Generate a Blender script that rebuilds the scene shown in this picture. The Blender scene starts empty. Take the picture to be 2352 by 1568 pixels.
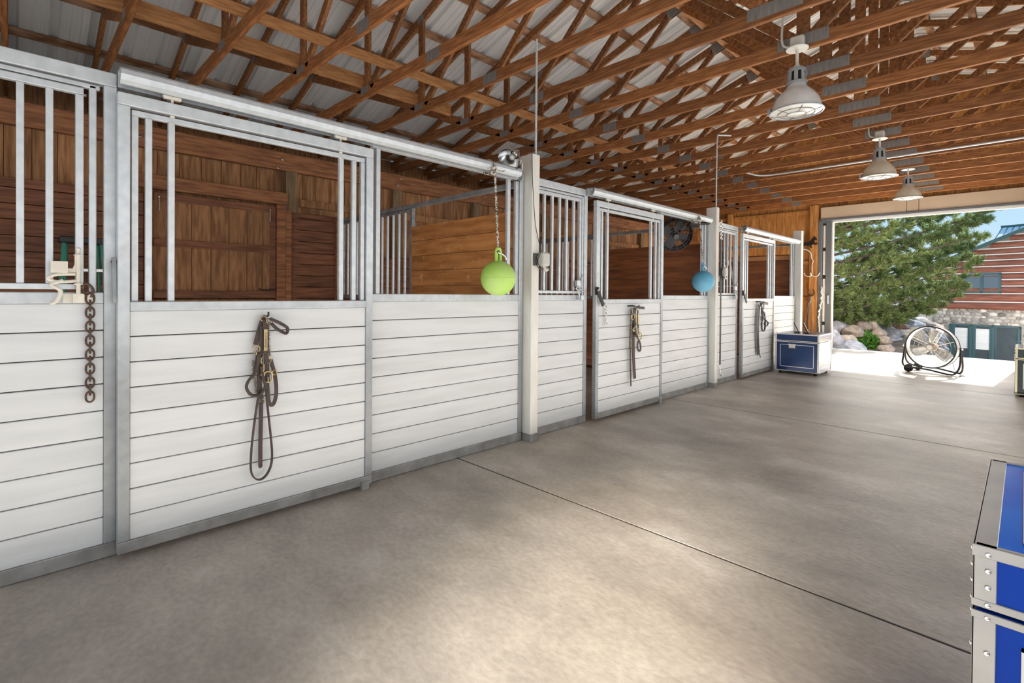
import bpy, math, random
import numpy as np
from mathutils import Vector, Matrix
random.seed(7)
sc = bpy.context.scene
COL = sc.collection
PI = math.pi

# ------------------------------------------------------------------ camera
CF = 1162.83
CAMP = Vector((2.9316, 0.0, 1.2269))
CR = Vector((0.702644, 0.711489, 0.008674)).normalized()
CU = Vector((-0.012559, 0.000212, 0.999921)).normalized()
CFW = Vector((-0.711431, 0.702697, -0.009085)).normalized()
cd = bpy.data.cameras.new('camera')
cd.sensor_width = 36.0
cd.lens = 36.0 * CF / 2352.0
cd.shift_y = (682.77 - 784.0) / 2352.0
cd.clip_start = 0.05
cd.clip_end = 500
co = bpy.data.objects.new('camera', cd)
COL.objects.link(co)
co.matrix_world = Matrix(((CR.x, CU.x, -CFW.x, CAMP.x), (CR.y, CU.y, -CFW.y, CAMP.y), (CR.z, CU.z, -CFW.z, CAMP.z), (0, 0, 0, 1)))
sc.camera = co

def at(px, py, D):
    """world point seen at a photo position, D metres deep (used to survey the far yard)"""
    return CAMP + (CFW + CR * ((px - 1176.0) / CF) - CU * ((py - 682.77) / CF)) * D

# ------------------------------------------------------------------ materials
MATS = {}
def mat(name, c1, c2=None, rough=0.5, metal=0.0, scale=6.0, stretch=(1, 1, 1), detail=5.0, contrast=(0.35, 0.65),
        island=0.0, objrand=0.0, bump=0.0, bscale=None, emit=None, spec=0.5, dirt=None, dirt_scale=2.0, dirt_rng=(0.55, 0.75)):
    if name in MATS: return MATS[name]
    m = bpy.data.materials.new(name); m.use_nodes = True
    nt = m.node_tree; N = nt.nodes; L = nt.links
    b = N['Principled BSDF']
    b.inputs['Roughness'].default_value = rough
    b.inputs['Metallic'].default_value = metal
    b.inputs['Specular IOR Level'].default_value = spec
    b.inputs['Base Color'].default_value = (*c1, 1)
    tc = N.new('ShaderNodeTexCoord'); mp = N.new('ShaderNodeMapping')
    mp.inputs['Scale'].default_value = stretch
    L.new(tc.outputs['Object'], mp.inputs['Vector'])
    out = None
    if c2 is not None:
        nz = N.new('ShaderNodeTexNoise'); nz.inputs['Scale'].default_value = scale; nz.inputs['Detail'].default_value = detail
        L.new(mp.outputs[0], nz.inputs['Vector'])
        if island > 0:   # shift the pattern for every separate board
            ge = N.new('ShaderNodeNewGeometry'); ad = N.new('ShaderNodeVectorMath'); ad.operation = 'ADD'
            sc_ = N.new('ShaderNodeVectorMath'); sc_.operation = 'SCALE'; sc_.inputs['Scale'].default_value = 37.0
            cmb = N.new('ShaderNodeCombineXYZ')
            for i in range(3): L.new(ge.outputs['Random Per Island'], cmb.inputs[i])
            L.new(cmb.outputs[0], sc_.inputs[0]); L.new(sc_.outputs[0], ad.inputs[0]); L.new(mp.outputs[0], ad.inputs[1])
            L.new(ad.outputs[0], nz.inputs['Vector'])
        cr = N.new('ShaderNodeValToRGB')
        cr.color_ramp.elements[0].position = contrast[0]; cr.color_ramp.elements[1].position = contrast[1]
        cr.color_ramp.elements[0].color = (*c1, 1); cr.color_ramp.elements[1].color = (*c2, 1)
        L.new(nz.outputs['Fac'], cr.inputs['Fac'])
        out = cr.outputs['Color']
    if dirt is not None:
        nd = N.new('ShaderNodeTexNoise'); nd.inputs['Scale'].default_value = dirt_scale; nd.inputs['Detail'].default_value = 6
        L.new(tc.outputs['Object'], nd.inputs['Vector'])
        mr = N.new('ShaderNodeMapRange'); mr.inputs['From Min'].default_value = dirt_rng[0]; mr.inputs['From Max'].default_value = dirt_rng[1]
        L.new(nd.outputs['Fac'], mr.inputs['Value'])
        mx = N.new('ShaderNodeMix'); mx.data_type = 'RGBA'
        L.new(mr.outputs[0], mx.inputs['Factor'])
        if out: L.new(out, mx.inputs['A'])
        else: mx.inputs['A'].default_value = (*c1, 1)
        mx.inputs['B'].default_value = (*dirt, 1)
        out = mx.outputs['Result']
    for src, amt in (('island', island), ('obj', objrand)):
        if amt <= 0: continue
        if src == 'island':
            ge = N.new('ShaderNodeNewGeometry'); so = ge.outputs['Random Per Island']
        else:
            oi = N.new('ShaderNodeObjectInfo'); so = oi.outputs['Random']
        mr = N.new('ShaderNodeMapRange'); mr.inputs['To Min'].default_value = 1 - amt; mr.inputs['To Max'].default_value = 1 + amt
        L.new(so, mr.inputs['Value'])
        vm = N.new('ShaderNodeVectorMath'); vm.operation = 'SCALE'
        if out: L.new(out, vm.inputs[0])
        else: vm.inputs[0].default_value = c1
        L.new(mr.outputs[0], vm.inputs['Scale'])
        out = vm.outputs[0]
    if out: L.new(out, b.inputs['Base Color'])
    if bump > 0:
        nb = N.new('ShaderNodeTexNoise'); nb.inputs['Scale'].default_value = bscale or scale * 3; nb.inputs['Detail'].default_value = 6
        L.new(mp.outputs[0], nb.inputs['Vector'])
        bp = N.new('ShaderNodeBump'); bp.inputs['Strength'].default_value = bump; bp.inputs['Distance'].default_value = 0.01
        L.new(nb.outputs['Fac'], bp.inputs['Height']); L.new(bp.outputs[0], b.inputs['Normal'])
    if emit:
        b.inputs['Emission Color'].default_value = (*emit[0], 1); b.inputs['Emission Strength'].default_value = emit[1]
    MATS[name] = m
    return m

def hexc(r, g, b):
    f = lambda v: (v / 255.0) ** 2.2
    return (f(r), f(g), f(b))

M = {}
M['chord'] = mat('truss timber', (0.185, 0.066, 0.019), (0.38, 0.155, 0.05), rough=0.7, scale=5, stretch=(1.2, 9, 14), objrand=0.22, bump=0.15)
M['web'] = mat('web timber', (0.18, 0.066, 0.020), (0.36, 0.155, 0.052), rough=0.7, scale=7, stretch=(4, 9, 4), objrand=0.25, bump=0.15)
M['brace'] = mat('brace timber', (0.34, 0.145, 0.048), (0.52, 0.26, 0.10), rough=0.7, scale=5, stretch=(9, 1.2, 9), objrand=0.1, bump=0.1)
M['purlin'] = mat('purlin timber', (0.22, 0.10, 0.045), (0.5, 0.30, 0.19), rough=0.75, scale=2.2, stretch=(4, 1.4, 4), contrast=(0.42, 0.62), objrand=0.2)
M['plate'] = mat('galvanised plate', (0.23, 0.22, 0.21), (0.36, 0.35, 0.33), rough=0.55, metal=0.55, scale=40, stretch=(3, 1, .2))
M['roof'] = mat('roof sheet', (0.76, 0.78, 0.78), (0.86, 0.87, 0.87), rough=0.35, metal=0.2, scale=1.5)
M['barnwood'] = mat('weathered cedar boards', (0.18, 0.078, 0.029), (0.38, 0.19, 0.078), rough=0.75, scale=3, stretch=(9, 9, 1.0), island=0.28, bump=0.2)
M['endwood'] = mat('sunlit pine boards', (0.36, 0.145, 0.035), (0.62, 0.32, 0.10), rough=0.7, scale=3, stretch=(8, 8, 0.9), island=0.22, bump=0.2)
M['plankH'] = mat('stained plank along wall', (0.095, 0.033, 0.014), (0.215, 0.085, 0.037), rough=0.7, scale=3, stretch=(9, 1.0, 12), island=0.2, bump=0.2)
M['plankX'] = mat('stained plank across', (0.26, 0.100, 0.026), (0.46, 0.20, 0.062), rough=0.6, scale=2.5, stretch=(1.0, 9, 7), island=0.12, bump=0.2,
                 dirt=(0.52, 0.29, 0.14), dirt_scale=9, dirt_rng=(0.62, 0.72))
M['plankX2'] = mat('dark stained plank across', (0.11, 0.035, 0.011), (0.23, 0.08, 0.026), rough=0.55, scale=2.5, stretch=(1.0, 9, 7), island=0.15, bump=0.2)
M['beam'] = mat('header beam timber', (0.16, 0.058, 0.022), (0.33, 0.14, 0.055), rough=0.7, scale=4, stretch=(6, 0.9, 9), bump=0.2)
M['post'] = mat('grey brown post', (0.13, 0.085, 0.045), (0.24, 0.16, 0.085), rough=0.8, scale=4, stretch=(8, 8, 1), bump=0.2)
M['shutter'] = mat('shutter planks', (0.17, 0.072, 0.026), (0.34, 0.165, 0.066), rough=0.7, scale=3, stretch=(9, 9, 1.3), island=0.15, bump=0.15)
M['galv'] = mat('galvanised tube', (0.52, 0.56, 0.59), (0.64, 0.68, 0.71), rough=0.42, metal=0.35, scale=22, contrast=(0.3, 0.7), dirt=(0.40, 0.40, 0.40), dirt_scale=6, dirt_rng=(0.62, 0.95))
M['galvf'] = mat('galvanised stall frame', (0.52, 0.56, 0.59), (0.64, 0.68, 0.71), rough=0.42, metal=0.35, scale=22, contrast=(0.3, 0.7), dirt=(0.40, 0.40, 0.40), dirt_scale=6, dirt_rng=(0.62, 0.95))
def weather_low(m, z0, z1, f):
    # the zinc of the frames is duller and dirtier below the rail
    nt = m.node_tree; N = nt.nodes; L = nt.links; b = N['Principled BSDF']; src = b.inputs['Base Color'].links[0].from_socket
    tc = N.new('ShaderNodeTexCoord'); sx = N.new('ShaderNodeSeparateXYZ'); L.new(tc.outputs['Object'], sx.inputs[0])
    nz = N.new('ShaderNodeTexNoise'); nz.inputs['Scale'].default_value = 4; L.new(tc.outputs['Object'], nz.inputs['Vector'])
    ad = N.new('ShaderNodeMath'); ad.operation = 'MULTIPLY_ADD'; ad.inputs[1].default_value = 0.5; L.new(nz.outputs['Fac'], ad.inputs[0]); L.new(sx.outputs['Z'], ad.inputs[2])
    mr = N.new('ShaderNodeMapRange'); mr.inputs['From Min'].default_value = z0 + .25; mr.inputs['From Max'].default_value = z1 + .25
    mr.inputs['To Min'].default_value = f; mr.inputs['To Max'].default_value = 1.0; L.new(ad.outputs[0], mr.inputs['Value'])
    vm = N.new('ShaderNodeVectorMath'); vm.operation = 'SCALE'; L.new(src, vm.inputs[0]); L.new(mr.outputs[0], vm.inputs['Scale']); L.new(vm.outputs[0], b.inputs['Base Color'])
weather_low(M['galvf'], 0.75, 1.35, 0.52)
M['galvdark'] = mat('dull galvanised tube', (0.20, 0.21, 0.22), (0.33, 0.35, 0.36), rough=0.5, metal=0.5, scale=10)
M['galvlow'] = mat('dirty galvanised rail', (0.23, 0.225, 0.215), (0.36, 0.36, 0.35), rough=0.6, metal=0.3, scale=8)
M['white'] = mat('white painted planks', (0.60, 0.622, 0.635), (0.67, 0.69, 0.705), rough=0.45, scale=2, stretch=(3, 1, 9), island=0.03, bump=0.12,
                dirt=(0.6, 0.58, 0.54), dirt_scale=7, dirt_rng=(0.68, 0.85))
M['whitepost'] = mat('cream white paint', (0.66, 0.65, 0.60), (0.76, 0.755, 0.71), rough=0.5, scale=5, stretch=(3, 3, .6))
M['gap'] = mat('dark gap', (0.035, 0.028, 0.022), rough=0.9)
M['black'] = mat('black iron', (0.02, 0.02, 0.022), rough=0.45, metal=0.3)
M['rubber'] = mat('black rubber', (0.018, 0.018, 0.018), rough=0.8)
M['rust'] = mat('rusty brown iron', (0.07, 0.04, 0.028), (0.14, 0.085, 0.06), rough=0.7, metal=0.3, scale=60)
M['leather'] = mat('brown leather', (0.036, 0.022, 0.018), (0.062, 0.040, 0.033), rough=0.6, scale=30)
M['leatherblk'] = mat('black leather', (0.022, 0.02, 0.02), (0.045, 0.042, 0.042), rough=0.5, scale=30)
M['brass'] = mat('brass', (0.50, 0.39, 0.20), rough=0.32, metal=0.85)
M['brasschain'] = mat('tarnished brass chain', (0.20, 0.15, 0.09), rough=0.45, metal=0.7)
M['chrome'] = mat('chrome steel', (0.72, 0.72, 0.72), rough=0.18, metal=1.0)
M['alum'] = mat('brushed aluminium', (0.50, 0.50, 0.49), (0.66, 0.66, 0.64), rough=0.34, metal=0.7, scale=4, stretch=(1, 1, 14))
M['cream'] = mat('cream enamel casting', (0.66, 0.62, 0.53), (0.74, 0.71, 0.63), rough=0.45, scale=20)
M['pvc'] = mat('grey plastic box', (0.52, 0.53, 0.49), rough=0.5)
M['green_ball'] = mat('lime green rubber', (0.40, 0.66, 0.10), (0.50, 0.72, 0.22), rough=0.55, scale=5)
M['blue_ball'] = mat('light blue rubber', (0.10, 0.36, 0.55), (0.16, 0.44, 0.62), rough=0.55, scale=5)
M['rope'] = mat('braided rope', (0.10, 0.08, 0.06), (0.62, 0.58, 0.50), rough=0.9, scale=55, contrast=(0.46, 0.52))
M['whiterope'] = mat('white rope', (0.75, 0.75, 0.72), rough=0.8)
M['blue'] = mat('royal blue laminate', (0.0, 0.032, 0.30), (0.0, 0.045, 0.36), rough=0.35, scale=3, spec=0.15)
M['bluetop'] = mat('bright blue laminate', (0.0, 0.13, 0.66), (0.0, 0.18, 0.75), rough=0.15, scale=4, spec=0.25)
M['edge'] = mat('dull aluminium edging', (0.30, 0.30, 0.30), (0.42, 0.42, 0.41), rough=0.4, metal=0.5, scale=5)
M['navy'] = mat('navy laminate', (0.004, 0.020, 0.080), (0.007, 0.032, 0.115), rough=0.25, scale=3)
M['night'] = mat('dark green black laminate', (0.008, 0.022, 0.028), rough=0.3)
M['tape'] = mat('silver tape', (0.62, 0.62, 0.62), rough=0.35, metal=0.4)
M['creamtape'] = mat('cream tape', (0.68, 0.62, 0.42), rough=0.5)
M['lampshade'] = mat('ribbed prismatic shade', (0.74, 0.73, 0.70), (0.86, 0.85, 0.83), rough=0.22, metal=0.15, scale=8)
M['lampshade2'] = mat('cream prismatic shade', (0.62, 0.54, 0.42), (0.72, 0.65, 0.53), rough=0.3, metal=0.1, scale=8)
M['lens'] = mat('lamp lens glass', (0.72, 0.70, 0.64), (0.82, 0.81, 0.77), rough=0.12, metal=0.1, scale=14)
M['cage'] = mat('cast grey housing', (0.44, 0.48, 0.50), rough=0.4, metal=0.4)
M['wire'] = mat('white wire', (0.72, 0.70, 0.62), rough=0.6)
M['beige'] = mat('beige door panel', (0.50, 0.41, 0.32), (0.56, 0.47, 0.38), rough=0.6, scale=2)
M['slate'] = mat('slate grey frame', (0.13, 0.15, 0.18), rough=0.5)
M['trim'] = mat('white trim', (0.72, 0.72, 0.72), rough=0.5)
M['ladder'] = mat('green fibreglass', (0.02, 0.20, 0.14), rough=0.45)
M['teal'] = mat('dark teal frame', (0.055, 0.12, 0.13), rough=0.5)
M['log'] = mat('red brown log', (0.20, 0.062, 0.038), (0.34, 0.12, 0.075), rough=0.7, scale=2, stretch=(1, 1, 7), island=0.12, bump=0.2)
M['chink'] = mat('white chinking', (0.70, 0.66, 0.62), rough=0.8)
M['mortar'] = mat('stone wall mortar', (0.42, 0.39, 0.35), rough=0.9)
M['stone'] = mat('river stone', (0.34, 0.28, 0.23), (0.66, 0.60, 0.53), rough=0.8, scale=1.5, island=0.45)
M['tealroof'] = mat('pale teal standing seam roof', (0.82, 0.90, 0.88), rough=0.6)
M['blind'] = mat('window blind', (0.80, 0.80, 0.76), (0.92, 0.92, 0.88), rough=0.8, scale=3, stretch=(.4, .4, 6))
M['rock'] = mat('grey boulder', (0.26, 0.27, 0.31), (0.50, 0.50, 0.53), rough=0.85, scale=2.5, objrand=0.3, bump=0.5)
M['rocktan'] = mat('tan boulder', (0.36, 0.28, 0.22), (0.55, 0.47, 0.40), rough=0.85, scale=2.5, objrand=0.25, bump=0.5)
M['rockred'] = mat('reddish boulder', (0.22, 0.12, 0.10), (0.36, 0.22, 0.19), rough=0.85, scale=2.5, objrand=0.2, bump=0.5)
M['bark'] = mat('grey brown bark', (0.10, 0.075, 0.065), (0.22, 0.17, 0.15), rough=0.9, scale=12)
M['needle'] = mat('pine needles', (0.13, 0.24, 0.07), (0.52, 0.56, 0.24), rough=0.6, scale=0.9, contrast=(0.38, 0.66), island=0.4, spec=0.3)
M['leaf'] = mat('shrub leaves', (0.09, 0.32, 0.04), (0.30, 0.55, 0.12), rough=0.5, scale=3, island=0.35)
M['grass'] = mat('sunny lawn', (0.36, 0.46, 0.06), (0.52, 0.56, 0.14), rough=0.9, scale=2)
M['soil'] = mat('mulch soil', (0.16, 0.13, 0.10), (0.34, 0.29, 0.22), rough=0.95, scale=3)
M['gravel'] = mat('pale gravel', (0.55, 0.52, 0.50), (0.72, 0.70, 0.68), rough=0.95, scale=1)
M['asphalt'] = mat('blue grey asphalt', (0.16, 0.18, 0.22), rough=0.9)

def glass_mat(name, col, rough=0.05):
    m = bpy.data.materials.new(name); m.use_nodes = True
    b = m.node_tree.nodes['Principled BSDF']
    b.inputs['Base Color'].default_value = (*col, 1); b.inputs['Roughness'].default_value = rough
    b.inputs['Metallic'].default_value = 0.6
    MATS[name] = m; return m
def translucent(m, f):
    nt = m.node_tree; N = nt.nodes; L = nt.links; b = N['Principled BSDF']; out = N['Material Output']
    tr_ = N.new('ShaderNodeBsdfTranslucent'); ms = N.new('ShaderNodeMixShader'); ms.inputs[0].default_value = f
    src = b.inputs['Base Color'].links[0].from_socket; L.new(src, tr_.inputs['Color'])
    L.new(b.outputs[0], ms.inputs[1]); L.new(tr_.outputs[0], ms.inputs[2]); L.new(ms.outputs[0], out.inputs['Surface'])
translucent(M['needle'], 0.4); translucent(M['leaf'], 0.4)
M['glass'] = glass_mat('dark reflecting window glass', (0.16, 0.20, 0.23))

def concrete(name, a, b_, c_, warm, edge=0.0):
    m = bpy.data.materials.new(name); m.use_nodes = True
    nt = m.node_tree; N = nt.nodes; L = nt.links; b = N['Principled BSDF']
    tc = N.new('ShaderNodeTexCoord')
    mp = N.new('ShaderNodeMapping'); mp.inputs['Scale'].default_value = (0.75, 1.1, 1); mp.inputs['Rotation'].default_value = (0, 0, 0.35)
    L.new(tc.outputs['Object'], mp.inputs['Vector'])
    n1 = N.new('ShaderNodeTexNoise'); n1.inputs['Scale'].default_value = 1.0; n1.inputs['Detail'].default_value = 9; n1.inputs['Roughness'].default_value = 0.66
    L.new(mp.outputs[0], n1.inputs['Vector'])
    r1 = N.new('ShaderNodeValToRGB')
    e = r1.color_ramp.elements
    e[0].position = 0.34; e[0].color = (*a, 1); e[1].position = 0.72; e[1].color = (*c_, 1)
    em = e.new(0.52); em.color = (*b_, 1)
    L.new(n1.outputs['Fac'], r1.inputs['Fac'])
    n2 = N.new('ShaderNodeTexNoise'); n2.inputs['Scale'].default_value = 0.45; n2.inputs['Detail'].default_value = 3
    L.new(tc.outputs['Object'], n2.inputs['Vector'])
    mr = N.new('ShaderNodeMapRange'); mr.inputs['From Min'].default_value = 0.42; mr.inputs['From Max'].default_value = 0.62
    L.new(n2.outputs['Fac'], mr.inputs['Value'])
    mx = N.new('ShaderNodeMix'); mx.data_type = 'RGBA'; mx.blend_type = 'MULTIPLY'
    sc1 = N.new('ShaderNodeMath'); sc1.operation = 'MULTIPLY'; sc1.inputs[1].default_value = 0.55
    L.new(mr.outputs[0], sc1.inputs[0]); L.new(sc1.outputs[0], mx.inputs['Factor'])
    L.new(r1.outputs[0], mx.inputs['A']); mx.inputs['B'].default_value = (*warm, 1)
    # fine speckle
    n3 = N.new('ShaderNodeTexNoise'); n3.inputs['Scale'].default_value = 42; n3.inputs['Detail'].default_value = 5
    L.new(mp.outputs[0], n3.inputs['Vector'])
    m3 = N.new('ShaderNodeMapRange'); m3.inputs['From Min'].default_value = 0.3; m3.inputs['From Max'].default_value = 0.7
    m3.inputs['To Min'].default_value = 0.88; m3.inputs['To Max'].default_value = 1.12
    L.new(n3.outputs['Fac'], m3.inputs['Value'])
    vm = N.new('ShaderNodeVectorMath'); vm.operation = 'SCALE'
    L.new(mx.outputs['Result'], vm.inputs[0]); L.new(m3.outputs[0], vm.inputs['Scale'])
    L.new(vm.outputs[0], b.inputs['Base Color'])
    b.inputs['Roughness'].default_value = 0.5
    bp = N.new('ShaderNodeBump'); bp.inputs['Strength'].default_value = 0.12; bp.inputs['Distance'].default_value = 0.01
    L.new(n3.outputs['Fac'], bp.inputs['Height']); L.new(bp.outputs[0], b.inputs['Normal'])
    MATS[name] = m; return m
M['floor'] = concrete('worn concrete', (0.245, 0.224, 0.200), (0.385, 0.350, 0.310), (0.62, 0.59, 0.55), (1.0, 0.92, 0.82))
M['apron'] = mat('pale concrete', (0.52, 0.50, 0.47), (0.60, 0.58, 0.55), rough=0.8, scale=3)

# ------------------------------------------------------------------ mesh builder
BASE = {}
class MB:
    def __init__(s): s.v = []; s.f = []; s.M = None
    def add(s, vs, fs):
        n = len(s.v)
        s.v += [tuple(v) for v in vs]; s.f += [tuple(i + n for i in f) for f in fs]
        return s
    def box(s, x0, x1, y0, y1, z0, z1):
        v = [(x, y, z) for x in (x0, x1) for y in (y0, y1) for z in (z0, z1)]
        return s.add(v, [(0, 1, 3, 2), (4, 6, 7, 5), (0, 4, 5, 1), (2, 3, 7, 6), (0, 2, 6, 4), (1, 5, 7, 3)])
    def beam(s, p, q, w, h, up=(0, 0, 1)):
        """bar from p to q; h measured along up, w across"""
        p = Vector(p); q = Vector(q); d = (q - p).normalized(); u = Vector(up)
        sd = d.cross(u).normalized(); u = sd.cross(d).normalized()
        v = []
        for c in (p, q):
            for a, b in ((-1, -1), (1, -1), (1, 1), (-1, 1)):
                v.append(c + sd * (a * w / 2) + u * (b * h / 2))
        return s.add(v, [(3, 2, 1, 0), (4, 5, 6, 7), (0, 1, 5, 4), (1, 2, 6, 5), (2, 3, 7, 6), (3, 0, 4, 7)])
    def prism(s, poly, axis, a0, a1):
        """poly in the two other axes, extruded along axis ('X','Y','Z')"""
        n = len(poly); vs = []
        for a in (a0, a1):
            for (p, q) in poly:
                vs.append({'X': (a, p, q), 'Y': (p, a, q), 'Z': (p, q, a)}[axis])
        fs = [tuple(range(n - 1, -1, -1)), tuple(range(n, 2 * n))]
        fs += [(i, (i + 1) % n, n + (i + 1) % n, n + i) for i in range(n)]
        return s.add(vs, fs)
    def tube(s, pts, r, seg=8, closed=False, rs=None):
        pts = [Vector(p) for p in pts]; n = len(pts)
        rings = []; prev = None
        for i, p in enumerate(pts):
            if closed: d = (pts[(i + 1) % n] - pts[i - 1]).normalized()
            else: d = (pts[min(i + 1, n - 1)] - pts[max(i - 1, 0)]).normalized()
            if prev is None:
                a = Vector((0, 0, 1)) if abs(d.z) < 0.9 else Vector((1, 0, 0))
                u = d.cross(a).normalized()
            else:
                u = (prev - d * prev.dot(d)).normalized()
            prev = u; w = d.cross(u)
            rr = rs[i] if rs else r
            rings.append([p + (u * math.cos(2 * PI * k / seg) + w * math.sin(2 * PI * k / seg)) * rr for k in range(seg)])
        vs = [v for rg in rings for v in rg]; fs = []
        m = n if closed else n - 1
        for i in range(m):
            a = i * seg; b = ((i + 1) % n) * seg
            for k in range(seg):
                k2 = (k + 1) % seg
                fs.append((a + k, a + k2, b + k2, b + k))
        if not closed:
            fs.append(tuple(range(seg - 1, -1, -1))); fs.append(tuple((n - 1) * seg + k for k in range(seg)))
        return s.add(vs, fs)
    def lathe(s, prof, c=(0, 0, 0), seg=32, axis=(0, 0, 1), cap=False):
        c = Vector(c); ax = Vector(axis).normalized()
        q = Vector((0, 0, 1)).rotation_difference(ax).to_matrix()
        vs = []; fs = []
        for (r, z) in prof:
            for k in range(seg):
                a = 2 * PI * k / seg
                vs.append(c + q @ Vector((r * math.cos(a), r * math.sin(a), z)))
        for i in range(len(prof) - 1):
            for k in range(seg):
                k2 = (k + 1) % seg
                fs.append((i * seg + k, i * seg + k2, (i + 1) * seg + k2, (i + 1) * seg + k))
        if cap:
            fs.append(tuple(range(seg - 1, -1, -1))); m = (len(prof) - 1) * seg
            fs.append(tuple(m + k for k in range(seg)))
        return s.add(vs, fs)
    def sphere(s, c, r, seg=20, rings=12, sz=1.0):
        prof = [(max(1e-4, r * math.sin(PI * i / rings)), -r * sz * math.cos(PI * i / rings)) for i in range(rings + 1)]
        return s.lathe(prof, c, seg)
    def ring(s, c, R, r, axis=(0, 0, 1), n=24, seg=6, sx=1, sy=1, rot=0):
        q = Vector((0, 0, 1)).rotation_difference(Vector(axis)).to_matrix(); c = Vector(c)
        pts = [c + q @ Vector((R * sx * math.cos(2 * PI * k / n + rot), R * sy * math.sin(2 * PI * k / n + rot), 0)) for k in range(n)]
        return s.tube(pts, r, seg, closed=True)
    def strap(s, pts, w, t, wdir=None):
        """flat strap through pts lying near the plane X = const; width in the Y/Z plane unless wdir is given"""
        pts = [Vector(p) for p in pts]; n = len(pts); vs = []
        for i, p in enumerate(pts):
            d = (pts[min(i + 1, n - 1)] - pts[max(i - 1, 0)]).normalized()
            if wdir is None: sd = d.cross(Vector((1, 0, 0))).normalized(); th = Vector((1, 0, 0))
            else: sd = Vector(wdir).normalized(); th = d.cross(sd).normalized()
            for a, b in ((-1, -1), (1, -1), (1, 1), (-1, 1)):
                vs.append(p + sd * (a * w / 2) + th * (b * t / 2))
        fs = [(3, 2, 1, 0), tuple((n - 1) * 4 + k for k in range(4))]
        for i in range(n - 1):
            for k in range(4):
                k2 = (k + 1) % 4
                fs.append((i * 4 + k, i * 4 + k2, i * 4 + 4 + k2, i * 4 + 4 + k))
        return s.add(vs, fs)
    def build(s, name, m, parent=None, smooth=False, bevel=0.0, bseg=2):
        base = BASE.get(parent.name, Vector((0, 0, 0))) if parent else Vector((0, 0, 0))
        me = bpy.data.meshes.new(name)
        vs = s.v
        if s.M is not None: vs = [tuple(s.M @ Vector(v)) for v in vs]
        me.from_pydata([(v[0] - base.x, v[1] - base.y, v[2] - base.z) for v in vs], [], s.f)
        me.validate()
        me.materials.append(m)
        import bmesh
        bm = bmesh.new(); bm.from_mesh(me); bmesh.ops.recalc_face_normals(bm, faces=bm.faces); bm.to_mesh(me); bm.free()
        if smooth:
            me.polygons.foreach_set('use_smooth', [True] * len(me.polygons))
            try: me.set_sharp_from_angle(angle=math.radians(42))
            except Exception: pass
        o = bpy.data.objects.new(name, me); COL.objects.link(o)
        if parent: o.parent = parent
        BASE[o.name] = base
        if bevel > 0:
            b = o.modifiers.new('bevel', 'BEVEL'); b.width = bevel; b.segments = bseg; b.limit_method = 'ANGLE'; b.angle_limit = math.radians(40)
        return o

def smoothpath(pts, n=6, closed=False):
    """Catmull-Rom through the points"""
    P = [Vector(p) for p in pts]; out = []
    N = len(P); rng = range(N if closed else N - 1)
    for i in rng:
        if closed: a, b, c, d = P[i - 1], P[i], P[(i + 1) % N], P[(i + 2) % N]
        else: a, b, c, d = P[max(i - 1, 0)], P[i], P[i + 1], P[min(i + 2, N - 1)]
        for k in range(n):
            t = k / n
            out.append(0.5 * ((2 * b) + (c - a) * t + (2 * a - 5 * b + 4 * c - d) * t * t + (3 * b - a - 3 * c + d) * t ** 3))
    if not closed: out.append(P[-1])
    return out

def tag(o, label=None, cat=None, group=None, kind=None):
    if label: o['label'] = label
    if cat: o['category'] = cat
    if group: o['group'] = group
    if kind: o['kind'] = kind
    return o
def thing(name, label, cat, base=(0, 0, 0), group=None):
    o = bpy.data.objects.new(name, None); COL.objects.link(o)
    o.location = base; o.empty_display_size = 0.1
    BASE[o.name] = Vector(base)
    return tag(o, label, cat, group)
def struct(o, label, cat='room'):
    return tag(o, label, cat, kind='structure')
def kids(o): return [c for c in bpy.data.objects if c.parent == o]
def copy_tree(o, parent=None, ch=None):
    c = o.copy(); COL.objects.link(c); c.parent = parent
    BASE[c.name] = BASE.get(o.name, Vector((0, 0, 0)))
    for k in (kids(o)): copy_tree(k, c)
    return c
ORD = ['first', 'second', 'third', 'fourth', 'fifth', 'sixth', 'seventh', 'eighth', 'ninth', 'tenth', 'eleventh', 'twelfth',
       'thirteenth', 'fourteenth', 'fifteenth', 'sixteenth', 'seventeenth', 'eighteenth', 'nineteenth', 'twentieth', 'twenty-first', 'twenty-second']

# ------------------------------------------------------------------ constants
XB = -3.42            # inner face of the back wall of the stalls
YE = 13.42            # inner face of the end wall with the big doorway
YF = -4.2             # wall behind the camera
XR = 3.62             # right side of the aisle
TY = lambda k: 1.3577 + 0.70104 * (k + 3)
ZC = 3.341            # underside of truss bottom chord
XC = 1.56             # building centre line
def ztop(x):          # underside of top chord
    return 3.95 + 0.333 * ((x if x <= XC else 2 * XC - x) + 3.5)

# ================================================================== SETTING
m = MB()
js = [YF - 0.3, -0.80, 2.349, 5.499, 8.862, 12.05, 13.60]
for a, b in zip(js[:-1], js[1:]):
    m.box(-5.3, 8.2, a + (0.007 if a > YF else 0), b - 0.007, -0.12, 0)
struct(m.build('floor', M['floor'], bevel=0.002, bseg=1), 'worn grey concrete aisle floor with dark control joints', 'floor')
m = MB().box(-5.3, 8.2, YF - 0.3, 13.59, -0.3, -0.03 - 0.1)
for y in js[1:-1]: m.box(-5.3, 8.2, y - 0.008, y + 0.008, -0.1, -0.0025)  # dark strips just below the surface paint the shade of the joints
o = m.build('floor', M['gap'])
struct(o, 'dark base and added strips that paint shade into the concrete joints', 'floor')
# sunlit outdoor apron is the same slab past the doorway

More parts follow.
